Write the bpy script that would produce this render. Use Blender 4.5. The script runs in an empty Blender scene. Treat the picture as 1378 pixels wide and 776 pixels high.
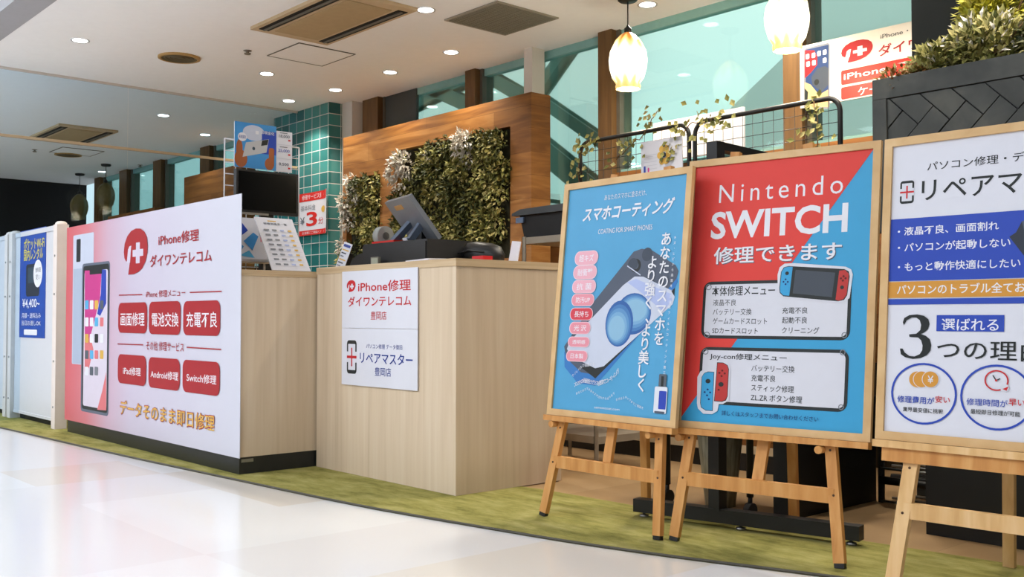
import bpy, bmesh, math, random
from mathutils import Vector, Matrix, Euler
R = math.radians
sc = bpy.context.scene
col = sc.collection
random.seed(7)

# ------------------------------------------------------------------ camera
cam_d = bpy.data.cameras.new('camera')
cam_d.sensor_width = 36.0
cam_d.lens = 36.0 * 1360.0 / 1378.0
cam_d.clip_end = 200
cam = bpy.data.objects.new('camera', cam_d)
cam.location = (0, 0, 0.785)
cam.rotation_euler = (R(90 + 1.65), 0, R(48.4))
col.objects.link(cam)
sc.camera = cam

# ------------------------------------------------------------------ light
sc.view_settings.view_transform = 'Standard'
sc.view_settings.look = 'None'
sc.view_settings.gamma = 1
sc.view_settings.use_curve_mapping = False
sc.view_settings.exposure = 0.0
sc.cycles.max_bounces = 8
sc.cycles.transparent_max_bounces = 12
sc.cycles.caustics_reflective = False
sc.cycles.caustics_refractive = False
sc.cycles.sample_clamp_indirect = 6

world = bpy.data.worlds.new('sky')
sc.world = world
world.use_nodes = True
_n = world.node_tree.nodes
_l = world.node_tree.links
_n.clear()
_o = _n.new('ShaderNodeOutputWorld')
_b = _n.new('ShaderNodeBackground')
_tc = _n.new('ShaderNodeTexCoord')
_sx = _n.new('ShaderNodeSeparateXYZ')
_cr = _n.new('ShaderNodeValToRGB')
_cr.color_ramp.elements[0].position = 0.02
_cr.color_ramp.elements[0].color = (0.60, 0.80, 0.80, 1)
_cr.color_ramp.elements[1].position = 0.30
_cr.color_ramp.elements[1].color = (1.0, 1.0, 1.0, 1)
_l.new(_tc.outputs['Generated'], _sx.inputs[0])
_l.new(_sx.outputs['Z'], _cr.inputs[0])
_l.new(_cr.outputs[0], _b.inputs['Color'])
_b.inputs['Strength'].default_value = 1.15
_l.new(_b.outputs[0], _o.inputs['Surface'])


def area(name, loc, rot, sx, sy, power, color):
    d = bpy.data.lights.new(name, 'AREA')
    d.shape = 'RECTANGLE'
    d.size, d.size_y = sx, sy
    d.energy = power
    d.color = color
    o = bpy.data.objects.new(name, d)
    o.location = loc
    o.rotation_euler = rot
    col.objects.link(o)
    return o


MALL = (0.87, 0.93, 1.0)
WARM = (1.0, 0.91, 0.79)
for i, (x, y) in enumerate(((-13.0, -0.7), (-13.0, -3.2), (-9.5, -0.9), (-6.5, -0.9), (-3.5, -0.9), (-0.5, -0.9), (-9.5, -4.2), (-6.5, -4.2), (-3.5, -4.2), (-0.5, -4.2))):
    area('mall_ceiling_light', (x, y, 3.52), (0, 0, 0), 2.2, 1.6, 78 if x > -12 else 180, MALL)  # far pair stronger, added to brighten the bay beyond the glass
area('front_fill_light', (-1.0, -5.6, 2.3), (R(84), 0, R(18)), 6.0, 2.2, 8, MALL)  # added soft fill for the front faces, no fixture
DOWNLIGHT_W = 52.0
PENDANT_W = 14.0
'''LIGHTS END'''
ART = {
 'pink': [
  ('r', 'pgrey', 0.1351, 0.3834, 0.528, 1.2504, 0.012),
  ('r', 'pgrey2', 0.1435, 0.387, 0.3546, 1.023, 0.003),
  ('r', 'dark', 0.1995, 1.0677, 0.2805, 1.2214, 0.01),
  ('r', 'pgrey3', 0.3169, 0.0787, 0.8205, 1.0513, 0.03),
  ('r', 'dark', 0.3388, 0.0961, 0.8047, 1.0357, 0.026),
  ('r', 'pscr', 0.3613, 0.1179, 0.7848, 1.0004, 0.018),
  ('p', 'magenta', [(0.3654, 1.0052), (0.6748, 0.9992), (0.6541, 0.824), (0.5781, 0.7054), (0.4874, 0.575), (0.3808, 0.5247)]),
  ('p', 'blue2', [(0.6747, 1.0015), (0.757, 0.9963), (0.7624, 0.7849), (0.658, 0.7053), (0.6044, 0.7197), (0.6666, 0.8475)]),
  ('p', 'coral', [(0.3808, 0.5247), (0.4874, 0.575), (0.5448, 0.4894), (0.467, 0.3667), (0.3872, 0.3394)]),
  ('p', 'coral', [(0.776, 0.3549), (0.7837, 0.1132), (0.6247, 0.1071), (0.7126, 0.235)]),
  ('r', 'dark', 0.4581, 0.9752, 0.6821, 1.0287, 0.008),
  ('r', 'cyan', 0.3793, 0.7493, 0.4455, 0.8085, 0.008),
  ('r', 'white', 0.4698, 0.7488, 0.5347, 0.8074, 0.008),
  ('r', 'gold', 0.5585, 0.7482, 0.6221, 0.8062, 0.008),
  ('r', 'grey2', 0.6548, 0.7477, 0.7169, 0.805, 0.008),
  ('r', 'white', 0.3832, 0.6376, 0.4494, 0.6959, 0.008),
  ('r', 'white', 0.4736, 0.6382, 0.5385, 0.6959, 0.008),
  ('r', 'cyan', 0.5622, 0.6387, 0.6257, 0.6958, 0.008),
  ('r', 'coral', 0.6583, 0.6393, 0.7204, 0.6958, 0.008),
  ('r', 'gold', 0.387, 0.5309, 0.4531, 0.5883, 0.008),
  ('r', 'white', 0.4773, 0.5326, 0.542, 0.5894, 0.008),
  ('r', 'dark', 0.5658, 0.5342, 0.6292, 0.5904, 0.008),
  ('r', 'white', 0.6617, 0.5359, 0.7237, 0.5916, 0.008),
  ('r', 'grey2', 0.3907, 0.4244, 0.4567, 0.4809, 0.008),
  ('r', 'cyan', 0.4809, 0.4271, 0.5456, 0.4831, 0.008),
  ('r', 'coral', 0.5693, 0.4298, 0.6326, 0.4852, 0.008),
  ('r', 'gold', 0.6651, 0.4327, 0.7271, 0.4875, 0.008),
  ('r', 'white', 0.3944, 0.3181, 0.4604, 0.3738, 0.008),
  ('r', 'grey2', 0.4845, 0.3219, 0.5491, 0.377, 0.008),
  ('r', 'grey', 0.5728, 0.3256, 0.6361, 0.3802, 0.008),
  ('logo', 'red', 'pbg', 1.0514, 0.9511, 1.421, 1.2267),
  ('t', 'iPhone修理', 'red', 1.5747, 1.1034, 2.1087, 1.1695, 0.03, 0),
  ('t', 'ダイワンテレコム', 'red', 1.4565, 0.9866, 2.2675, 1.0557, 0.03, 0),
  ('l', 'red', (0.9781, 0.8329), (1.3467, 0.8303), 0.006),
  ('l', 'red', (2.0031, 0.8307), (2.3865, 0.8293), 0.006),
  ('t', 'iPhone 修理メニュー', 'red', 1.4016, 0.8107, 1.9466, 0.8519, 0.01, 0),
  ('r', 'btn', 0.9735, 0.6029, 1.4225, 0.7849, 0.045),
  ('t', '画面修理', 'white', 1.0118, 0.6458, 1.385, 0.7254, 0.022, 0),
  ('r', 'btn', 1.4505, 0.6002, 1.8887, 0.7862, 0.045),
  ('t', '電池交換', 'white', 1.4922, 0.6444, 1.8634, 0.7236, 0.022, 0),
  ('r', 'btn', 1.9233, 0.6007, 2.3721, 0.784, 0.045),
  ('t', '充電不良', 'white', 1.9628, 0.6434, 2.3389, 0.7259, 0.022, 0),
  ('r', 'btn', 0.9767, 0.2964, 1.4163, 0.4722, 0.045),
  ('t', 'iPad修理', 'white', 1.0637, 0.3507, 1.3373, 0.4002, 0.022, 0),
  ('r', 'btn', 1.4534, 0.2939, 1.886, 0.4678, 0.045),
  ('t', 'Android修理', 'white', 1.4845, 0.3491, 1.8652, 0.396, 0.022, 0),
  ('r', 'btn', 1.9226, 0.2938, 2.3735, 0.4673, 0.045),
  ('t', 'Switch修理', 'white', 1.9747, 0.3508, 2.3359, 0.3988, 0.022, 0),
  ('l', 'red', (0.9688, 0.5336), (1.3713, 0.5358), 0.006),
  ('l', 'red', (1.9717, 0.535), (2.3877, 0.5328), 0.006),
  ('t', 'その他 修理サービス', 'red', 1.4149, 0.5078, 1.9342, 0.5596, 0.01, 0),
  ('t', 'データそのまま即日修理', 'red', 1.0191, 0.1042, 2.3208, 0.1971, 0.06, 0),
  ('t', 'データそのまま即日修理', 'gold', 1.0253, 0.1095, 2.3164, 0.1921, 0.02, 0),
 ],
 'csign': [
  ('logo', 'red2', 'paper', 0.0449, 0.4622, 0.125, 0.5216),
  ('t', 'iPhone修理', 'red2', 0.1481, 0.46, 0.5901, 0.5132, 0.03, 0),
  ('t', 'ダイワンテレコム', 'red2', 0.0573, 0.3891, 0.5945, 0.4393, 0.035, 0),
  ('t', '豊岡店', 'red2', 0.2608, 0.3243, 0.3957, 0.3647, 0.0, 0),
  ('l', 'seam', (0.0096, 0.2828), (0.6492, 0.2859), 0.0012),
  ('phone', 'dark', 'red2', 'paper', 0.0496, 0.0563, 0.1371, 0.2217),
  ('t', 'パソコン修理 データ復旧', 'navy', 0.2231, 0.1844, 0.5239, 0.2072, 0, 0),
  ('t', 'リペアマスター', 'navy', 0.1675, 0.1123, 0.6075, 0.1652, 0.03, 0),
  ('t', '豊岡店', 'navy', 0.298, 0.0548, 0.4343, 0.0959, 0.0, 0),
 ],
 'wifi': [
  ('t', 'ポケットWi-Fi', 'yellow', 0.0925, 0.6589, 0.5862, 0.7471, 0.03, 0),
  ('t', '国内レンタル', 'yellow', 0.0962, 0.5791, 0.5555, 0.6673, 0.03, 0),
  ('r', 'dark2', 0.1572, 0.3091, 0.4809, 0.5513, 0.03),
  ('r', 'dark3', 0.2043, 0.4084, 0.4419, 0.5269, 0.01),
  ('e', 'white', 0.3375, 0.3732, 0.5471, 0.5775),
  ('t', '無制限', 'dark', 0.3844, 0.483, 0.5081, 0.5203, 0, 0),
  ('t', '安い', 'dark', 0.3954, 0.4287, 0.5018, 0.4703, 0, 0),
  ('t', '¥4,400~', 'white', 0.0759, 0.2163, 0.4936, 0.2929, 0.02, 0),
  ('t', '月額・送料込み', 'white', 0.0621, 0.1455, 0.5224, 0.1851, 0, 0),
  ('t', '当日お渡しOK', 'white', 0.0609, 0.0913, 0.5247, 0.1283, 0, 0),
  ('r', 'white', 0.1239, 0.0197, 0.4412, 0.0607, 0.01),
 ],
 'coat': [
  ('p', 'blue3', [(0.3892, 0.5936), (0.435, 0.6136), (0.4912, 0.5932), (0.5869, 0.5439), (0.6054, 0.4889), (0.5672, 0.4203), (0.2314, 0.1017), (0.1328, 0.1065), (0.0514, 0.1662), (0.0431, 0.2234), (0.228, 0.4376)]),
  ('p', 'slate', [(0.3802, 0.6084), (0.42, 0.6173), (0.4718, 0.6084), (0.5898, 0.5491), (0.6055, 0.5267), (0.5976, 0.5), (0.493, 0.395), (0.2262, 0.1426), (0.147, 0.1488), (0.0588, 0.2006), (0.0398, 0.2464), (0.1903, 0.4242)]),
  ('g', 'dark', 0.3683, 0.5297, 0.4218, 0.5805, 0.012),
  ('e', 'slate2', 0.4234, 0.569, 0.4757, 0.62),
  ('e', 'slate2', 0.3566, 0.5389, 0.4061, 0.584),
  ('l', 'pgrey', (0.3522, 0.5557), (0.4229, 0.5185), 0.004),
  ('p', 'dark', [(0.1444, 0.1683), (0.2279, 0.1289), (0.5938, 0.4276), (0.5937, 0.4678), (0.222, 0.1756)]),
  ('p', 'pgrey', [(0.07, 0.2668), (0.3379, 0.4825), (0.394, 0.5141), (0.4382, 0.5122), (0.5738, 0.4604), (0.5965, 0.4355), (0.5887, 0.409), (0.2679, 0.1766), (0.223, 0.1673), (0.0822, 0.2096), (0.0576, 0.2379)]),
  ('p', 'lilac', [(0.3592, 0.493), (0.4023, 0.5053), (0.575, 0.4469), (0.5841, 0.4225), (0.5465, 0.3832), (0.4218, 0.46)]),
  ('e', 'ballA', 0.3111, 0.2981, 0.4886, 0.4523),
  ('e', 'ballB', 0.3201, 0.3101, 0.4831, 0.4463),
  ('e', 'ballC', 0.3291, 0.3223, 0.4777, 0.4404),
  ('e', 'ballD', 0.338, 0.3344, 0.4722, 0.4346),
  ('e', 'ballE', 0.3469, 0.3466, 0.4667, 0.4287),
  ('e', 'ballA', 0.2606, 0.2521, 0.4041, 0.4253),
  ('e', 'ballB', 0.2655, 0.258, 0.394, 0.411),
  ('e', 'ballC', 0.2703, 0.2639, 0.3839, 0.3967),
  ('e', 'ballD', 0.275, 0.2698, 0.3737, 0.3825),
  ('e', 'ballE', 0.2798, 0.2758, 0.3634, 0.3683),
  ('t', 'あなたのスマホに塗るだけ、', 'white', 0.2045, 0.8178, 0.4252, 0.8403, 0, 0),
  ('t', 'スマホコーティング', 'white', 0.0887, 0.7397, 0.5694, 0.7988, 0.07, 0.22),
  ('t', 'COATING FOR SMART PHONES', 'white', 0.184, 0.6866, 0.4659, 0.7054, 0, 0),
  ('r', 'pinkrim', 0.0628, 0.5672, 0.1953, 0.6241, 0.03),
  ('r', 'pink', 0.0665, 0.5697, 0.1918, 0.6215, 0.026),
  ('t', '超キズ', 'white', 0.0889, 0.5812, 0.1703, 0.6096, 0.015, 0),
  ('r', 'pinkrim', 0.0602, 0.5116, 0.1943, 0.5669, 0.03),
  ('r', 'pink', 0.0639, 0.5141, 0.1908, 0.5643, 0.026),
  ('t', '耐衝撃', 'white', 0.0862, 0.5252, 0.1694, 0.5527, 0.015, 0),
  ('r', 'pinkrim', 0.0609, 0.4564, 0.1953, 0.5099, 0.03),
  ('r', 'pink', 0.0646, 0.4588, 0.1919, 0.5074, 0.026),
  ('t', '抗 菌', 'white', 0.0869, 0.4696, 0.1705, 0.4961, 0.015, 0),
  ('r', 'pinkrim', 0.0632, 0.406, 0.1918, 0.4548, 0.03),
  ('r', 'pink2', 0.0668, 0.4084, 0.1884, 0.4523, 0.026),
  ('t', '防汚UP', 'white', 0.089, 0.4189, 0.1671, 0.4414, 0.015, 0),
  ('r', 'pinkrim', 0.0604, 0.3502, 0.1903, 0.4002, 0.03),
  ('r', 'pink3', 0.064, 0.3525, 0.1868, 0.3978, 0.026),
  ('t', '長持ち', 'white', 0.0862, 0.3628, 0.1656, 0.3872, 0.015, 0),
  ('r', 'pinkrim', 0.064, 0.2962, 0.1842, 0.3445, 0.03),
  ('r', 'pink2', 0.0677, 0.2984, 0.1807, 0.3422, 0.026),
  ('t', '光 沢', 'white', 0.0897, 0.3085, 0.1596, 0.3318, 0.015, 0),
  ('r', 'pinkrim', 0.0619, 0.2454, 0.1849, 0.2864, 0.03),
  ('r', 'pink2', 0.0655, 0.2476, 0.1814, 0.2841, 0.026),
  ('t', '透明感', 'white', 0.0875, 0.2573, 0.1603, 0.2741, 0.015, 0),
  ('r', 'pinkrim', 0.0583, 0.1892, 0.1796, 0.233, 0.03),
  ('r', 'pink2', 0.0619, 0.1914, 0.1762, 0.2308, 0.026),
  ('t', '日本製', 'white', 0.0838, 0.2008, 0.1551, 0.221, 0.015, 0),
  ('v', 'あなたのスマホを', 'white', (0.5394, 0.646), (0.5369, 0.2848), 0.053, 0.045),
  ('v', 'より強く、より美しく', 'white', (0.4799, 0.5632), (0.4669, 0.1153), 0.053, 0.045),
  ('v', 'キズ・ヒビから画面を守る液体フィルムコーティング施工', 'white', (0.581, 0.6486), (0.5738, 0.1652), 0.012, 0),
  ('r', 'grey2', 0.5506, 0.1092, 0.5858, 0.1594, 0.004),
  ('r', 'dark', 0.5615, 0.1164, 0.5734, 0.152, 0.001),
  ('r', 'paper2', 0.5345, 0.0211, 0.594, 0.115, 0.006),
  ('r', 'blue2', 0.5563, 0.036, 0.5909, 0.1004, 0.003),
  ('r', 'slate', 0.5396, 0.0207, 0.5874, 0.0283, 0.003),
  ('a', 'ナノレベルで保護する', 'white', [(0.1013, 0.1307), (0.1555, 0.1742), (0.2209, 0.1839)], 0.014),
  ('a', 'スマホの画面をガラス被膜でコーティング', 'white', [(0.118, 0.0976), (0.1708, 0.1189), (0.2495, 0.1105), (0.3114, 0.1288), (0.3517, 0.165)], 0.02),
  ('a', 'あなたのスマホをキズや汚れから守ります', 'white', [(0.1306, 0.0648), (0.1943, 0.0894), (0.2597, 0.0593), (0.3053, 0.056), (0.3393, 0.0815)], 0.011),
  ('a', 'まずはスタッフまでご相談を', 'white', [(0.3461, 0.0552), (0.3991, 0.0681), (0.4445, 0.044), (0.4876, 0.0332)], 0.011),
  ('t', 'samoncoat.com', 'white', 0.2375, 0.0167, 0.3688, 0.0238, 0, 0),
 ],
 'switch': [
  ('p', 'sred', [(0.0, 0.915), (0.649, 0.915), (0.0, 0.012)]),
  ('tw', 'Nintendo', 'white', 0.1, 0.7762, 0.5521, 0.8417, -0.008, 0),
  ('t', 'SWITCH', 'white', 0.0745, 0.645, 0.5727, 0.7444, 0.07, 0),
  ('ts', '修理できます', 'white', 0.092, 0.5553, 0.5568, 0.616, 0.035, 0),
  ('r', 'dark', 0.0587, 0.2918, 0.5946, 0.4933, 0.03),
  ('r', 'paper', 0.0697, 0.3028, 0.5836, 0.4823, 0.019),
  ('r', 'dark', 0.0614, 0.0632, 0.595, 0.2616, 0.03),
  ('r', 'paper', 0.0724, 0.0742, 0.584, 0.2506, 0.019),
  ('t', '本体修理メニュー', 'dark', 0.0929, 0.4415, 0.3314, 0.4763, 0.03, 0),
  ('t', '液晶不良', 'dark', 0.0997, 0.4068, 0.1892, 0.4294, 0.01, 0),
  ('t', 'バッテリー交換', 'dark', 0.1013, 0.3741, 0.2493, 0.3969, 0.01, 0),
  ('t', 'ゲームカードスロット', 'dark', 0.1029, 0.3417, 0.308, 0.3642, 0.01, 0),
  ('t', 'SDカードスロット', 'dark', 0.1031, 0.3086, 0.2761, 0.3298, 0.01, 0),
  ('t', '充電不良', 'dark', 0.3609, 0.3785, 0.4503, 0.4, 0.01, 0),
  ('t', '起動不良', 'dark', 0.3617, 0.3457, 0.4502, 0.3672, 0.01, 0),
  ('t', 'クリーニング', 'dark', 0.363, 0.3117, 0.4928, 0.3336, 0.01, 0),
  ('t', 'バッテリー交換', 'dark', 0.2596, 0.1818, 0.4143, 0.2047, 0.01, 0),
  ('t', '充電不良', 'dark', 0.2611, 0.1487, 0.3488, 0.1709, 0.01, 0),
  ('t', 'スティック修理', 'dark', 0.2625, 0.1158, 0.4156, 0.1386, 0.01, 0),
  ('t', 'ZL.ZR ボタン修理', 'dark', 0.2625, 0.0828, 0.4456, 0.1061, 0.01, 0),
  ('t', 'Joy-con修理メニュー', 'dark', 0.1, 0.2161, 0.3851, 0.2411, 0.025, 0),
  ('g', 'grey', 0.068, 0.463, 0.0908, 0.485, 0.003),
  ('g', 'grey', 0.568, 0.2989, 0.5865, 0.318, 0.003),
  ('g', 'grey', 0.072, 0.2939, 0.0947, 0.315, 0.003),
  ('g', 'grey', 0.0705, 0.2344, 0.0932, 0.2552, 0.003),
  ('g', 'grey', 0.5649, 0.2437, 0.5833, 0.2625, 0.003),
  ('g', 'grey', 0.5669, 0.0698, 0.5852, 0.0877, 0.003),
  ('p', 'paper', [(0.338, 0.511), (0.3444, 0.5361), (0.3611, 0.5482), (0.3951, 0.5491), (0.573, 0.5309), (0.5912, 0.5214), (0.5973, 0.5047), (0.5897, 0.4284), (0.5766, 0.4177), (0.5542, 0.4147), (0.3608, 0.4323), (0.3468, 0.444), (0.3413, 0.4602)]),
  ('p', 'dark', [(0.3499, 0.5198), (0.3591, 0.5356), (0.3761, 0.5395), (0.5687, 0.5233), (0.5836, 0.5151), (0.5875, 0.4985), (0.5816, 0.4373), (0.572, 0.4221), (0.5519, 0.4181), (0.3631, 0.4368), (0.3491, 0.4486), (0.3467, 0.4647)]),
  ('p', 'jblue', [(0.3524, 0.5197), (0.3616, 0.5343), (0.3762, 0.5372), (0.3913, 0.536), (0.3837, 0.4387), (0.3629, 0.4403), (0.3515, 0.4508), (0.3497, 0.4646)]),
  ('p', 'jred', [(0.552, 0.5184), (0.5711, 0.5199), (0.5838, 0.5074), (0.5834, 0.4854), (0.5793, 0.4395), (0.5697, 0.4255), (0.5541, 0.4202), (0.5437, 0.4237)]),
  ('p', 'scr', [(0.4021, 0.526), (0.5385, 0.5122), (0.531, 0.4316), (0.3955, 0.4465)]),
  ('e', 'dark', 0.3656, 0.5087, 0.3788, 0.5211),
  ('e', 'dark', 0.557, 0.457, 0.57, 0.4697),
  ('e', 'navy2', 0.3648, 0.4913, 0.3714, 0.4975),
  ('e', 'navy2', 0.3655, 0.4748, 0.3721, 0.481),
  ('e', 'navy2', 0.3578, 0.4831, 0.3644, 0.4892),
  ('e', 'navy2', 0.373, 0.4826, 0.3795, 0.4888),
  ('e', 'darkred', 0.5635, 0.4959, 0.571, 0.5032),
  ('e', 'darkred', 0.5617, 0.4819, 0.5692, 0.4892),
  ('e', 'darkred', 0.5552, 0.4891, 0.5626, 0.4964),
  ('e', 'darkred', 0.5705, 0.4891, 0.5779, 0.4964),
  ('p', 'paper', [(0.0561, 0.155), (0.0673, 0.1753), (0.0861, 0.1851), (0.1224, 0.1862), (0.1261, 0.2152), (0.1704, 0.2133), (0.1815, 0.1925), (0.1835, 0.0788), (0.1605, 0.0656), (0.1453, 0.0648), (0.1414, 0.0405), (0.1215, 0.0288), (0.087, 0.0282), (0.0652, 0.0452), (0.0601, 0.0632)]),
  ('p', 'dark', [(0.0729, 0.1556), (0.0816, 0.1696), (0.097, 0.1753), (0.1212, 0.1749), (0.1237, 0.0395), (0.0968, 0.0394), (0.0773, 0.0489), (0.073, 0.0639)]),
  ('p', 'jblue', [(0.0746, 0.1556), (0.0834, 0.1688), (0.0971, 0.1732), (0.1192, 0.173), (0.1215, 0.0418), (0.0967, 0.0415), (0.0789, 0.0502), (0.0751, 0.064)]),
  ('p', 'dark', [(0.1298, 0.2086), (0.1537, 0.2083), (0.1711, 0.1997), (0.1768, 0.1864), (0.1778, 0.0934), (0.1718, 0.0782), (0.1568, 0.0729), (0.1262, 0.0734)]),
  ('p', 'jred', [(0.132, 0.2062), (0.1538, 0.2062), (0.1691, 0.1982), (0.1741, 0.1863), (0.1754, 0.0939), (0.1693, 0.0804), (0.156, 0.0756), (0.1288, 0.0759)]),
  ('e', 'dark', 0.0889, 0.134, 0.1084, 0.1497),
  ('e', 'dark', 0.14, 0.1247, 0.1598, 0.1408),
  ('e', 'navy2', 0.0954, 0.1098, 0.1034, 0.1162),
  ('e', 'navy2', 0.0944, 0.0894, 0.1023, 0.0957),
  ('e', 'navy2', 0.0845, 0.0999, 0.0924, 0.1062),
  ('e', 'navy2', 0.106, 0.1, 0.1139, 0.1063),
  ('e', 'navy2', 0.1023, 0.0762, 0.1102, 0.0825),
  ('e', 'darkred', 0.1478, 0.177, 0.1563, 0.1839),
  ('e', 'darkred', 0.1463, 0.1579, 0.1548, 0.1649),
  ('e', 'darkred', 0.1373, 0.1685, 0.1458, 0.1754),
  ('e', 'darkred', 0.1577, 0.1674, 0.1662, 0.1743),
  ('e', 'darkred', 0.138, 0.1103, 0.1465, 0.1171),
  ('t', '詳しくはスタッフまでお問い合わせください', 'navy2', 0.1583, 0.027, 0.5041, 0.0438, 0.01, 0),
 ],
 'repair': [
  ('t', 'パソコン修理・データ復旧', 'dark4', 0.1074, 0.7745, 0.5187, 0.8016, 0.008, 0),
  ('t', 'リペアマスター', 'dark4', 0.0927, 0.6856, 0.6054, 0.7501, 0.02, 0),
  ('phone', 'dark4', 'red2', 'paper', 0.0259, 0.681, 0.0691, 0.7511),
  ('r', 'navy3', 0, 0.4455, 0.612, 0.635, 0),
  ('t', '・液晶不良、画面割れ', 'white', 0.0229, 0.5833, 0.3187, 0.6095, 0.03, 0),
  ('t', '・パソコンが起動しない', 'white', 0.0245, 0.5332, 0.3508, 0.5605, 0.03, 0),
  ('t', '・もっと動作快適にしたい', 'white', 0.0265, 0.4743, 0.3785, 0.5015, 0.03, 0),
  ('p', 'dark2', [(0.3472, 0.562), (0.3648, 0.5735), (0.3799, 0.6038), (0.5044, 0.6294), (0.5068, 0.4683), (0.3896, 0.5035)]),
  ('p', 'slate', [(0.3799, 0.6038), (0.5044, 0.6294), (0.5059, 0.5285), (0.401, 0.5175)]),
  ('r', 'orange', 0, 0.3946, 0.612, 0.4433, 0),
  ('t', 'パソコンのトラブル全てお任せください', 'white', 0.0264, 0.4045, 0.5755, 0.4349, 0.03, 0),
  ('r', 'navy3', 0, 0.3743, 0.612, 0.3913, 0),
  ('p', 'dark4', [(0.0478, 0.3212), (0.0517, 0.3341), (0.0672, 0.3428), (0.0908, 0.3448), (0.1116, 0.3407), (0.1248, 0.3305), (0.1288, 0.3164), (0.1247, 0.3012), (0.1131, 0.2909), (0.103, 0.2867), (0.1186, 0.2819), (0.1306, 0.2719), (0.1357, 0.2549), (0.1337, 0.2382), (0.1229, 0.2244), (0.1051, 0.2158), (0.0819, 0.2126), (0.0581, 0.217), (0.0446, 0.2258), (0.0414, 0.2427), (0.0493, 0.2429), (0.0561, 0.2313), (0.0711, 0.2214), (0.0868, 0.2203), (0.1022, 0.2274), (0.1091, 0.2392), (0.1097, 0.2529), (0.1051, 0.268), (0.0955, 0.2765), (0.0693, 0.2776), (0.068, 0.2853), (0.0899, 0.2876), (0.1016, 0.2984), (0.1037, 0.3137), (0.0991, 0.3275), (0.0885, 0.3351), (0.0754, 0.3356), (0.0598, 0.3274), (0.0513, 0.3119)]),
  ('r', 'navy3', 0.1492, 0.2956, 0.339, 0.3426, 0.001),
  ('t', '選ばれる', 'white', 0.1641, 0.2971, 0.324, 0.3328, 0.02, 0),
  ('t', 'つの理由', 'dark4', 0.1528, 0.2149, 0.4445, 0.271, 0.015, 0),
  ('g', 'navy3', 0.0185, 0.0226, 0.2139, 0.202, 0.006),
  ('g', 'navy3', 0.223, 0.022, 0.4217, 0.2043, 0.006),
  ('e', 'paper', 0.0708, 0.1289, 0.1226, 0.1773),
  ('e', 'orange', 0.0726, 0.1299, 0.1209, 0.1763),
  ('e', 'paper', 0.0842, 0.1296, 0.1358, 0.1779),
  ('e', 'orange', 0.0861, 0.1306, 0.134, 0.1768),
  ('e', 'paper', 0.111, 0.1309, 0.1618, 0.1789),
  ('e', 'orange', 0.1128, 0.1319, 0.16, 0.1779),
  ('t', '¥', 'paper', 0.1281, 0.1436, 0.1452, 0.1655, 0.03, 0),
  ('t', '修理費用が', 'navy3', 0.0386, 0.0825, 0.1496, 0.1033, 0.03, 0),
  ('t', '安い', 'red2', 0.1521, 0.0883, 0.1944, 0.1085, 0.03, 0),
  ('t', '業界最安値に挑戦', 'dark4', 0.0563, 0.0568, 0.1761, 0.0708, 0.02, 0),
  ('g', 'red2', 0.2893, 0.131, 0.3543, 0.1888, 0.004),
  ('e', 'paper', 0.3322, 0.1301, 0.3563, 0.1514),
  ('p', 'red2', [(0.3384, 0.1373), (0.355, 0.1453), (0.3494, 0.1328)]),
  ('l', 'dark4', (0.3211, 0.1601), (0.3118, 0.1741), 0.003),
  ('l', 'dark4', (0.3211, 0.1601), (0.3319, 0.1657), 0.003),
  ('e', 'red2', 0.318, 0.1571, 0.3242, 0.163),
  ('t', '修理時間が', 'navy3', 0.2411, 0.0874, 0.3533, 0.1072, 0.015, 0),
  ('t', '早い', 'red2', 0.3557, 0.0925, 0.3976, 0.1118, 0.03, 0),
  ('t', '最短即日修理が可能', 'dark4', 0.2532, 0.0636, 0.3867, 0.0777, 0.02, 0),
 ],
 'wsign': [
  ('p', 'grey', [(0.0241, 0.3195), (0.0415, 0.3299), (0.1757, 0.3302), (0.1853, 0.318), (0.182, -0.0175), (0.1721, -0.0295), (0.0343, -0.0102), (0.0243, 0.0038)]),
  ('p', 'navy4', [(0.0375, 0.3203), (0.1778, 0.3195), (0.1746, -0.0061), (0.0344, 0.0022)]),
  ('p', 'red', [(0.032, 0.3179), (0.0916, 0.3061), (0.1089, 0.2648), (0.1085, 0.2237), (0.0712, 0.1894), (0.0305, 0.1621)]),
  ('p', 'slate2', [(0.0709, 0.1618), (0.1098, 0.2029), (0.1556, 0.208), (0.1765, 0.1905), (0.1756, 0.1023), (0.1314, 0.069), (0.0783, 0.1192)]),
  ('p', 'tan', [(0.0303, 0.1414), (0.0667, 0.1212), (0.1047, 0.0735), (0.1199, 0.0572), (0.1731, 0.0756), (0.1744, -0.0197), (0.0305, 0.0028)]),
  ('p', 'dark', [(0.03, 0.1068), (0.0508, 0.0825), (0.0464, 0.0349), (0.0292, 0.0307)]),
  ('e', 'dark', 0.0885, 0.1122, 0.1189, 0.1449),
  ('r', 'paper', 0.0372, 0.266, 0.0603, 0.294, 0.006),
  ('r', 'paper', 0.0745, 0.2657, 0.0974, 0.2936, 0.006),
  ('r', 'paper', 0.1092, 0.2693, 0.1319, 0.2971, 0.006),
  ('r', 'paper', 0.1436, 0.2695, 0.166, 0.2971, 0.006),
  ('r', 'paper', 0.0407, 0.2239, 0.0638, 0.2517, 0.006),
  ('r', 'paper', 0.0772, 0.2239, 0.1001, 0.2517, 0.006),
  ('r', 'paper', 0.1431, 0.2252, 0.1656, 0.2527, 0.006),
  ('logo', 'red', 'paper', 0.2537, 0.1982, 0.4357, 0.3095),
  ('t', 'iPhone・iPad 修理', 'dark2', 0.4794, 0.2864, 0.8283, 0.3156, 0, 0),
  ('t', 'ダイワンテレコム', 'red', 0.4663, 0.1975, 1.0922, 0.2578, 0.03, 0),
  ('r', 'red3', 0.2522, 0.0851, 1.0915, 0.163, 0.01),
  ('r', 'red3', 0.2513, 0.008, 1.0904, 0.0724, 0.01),
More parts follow.
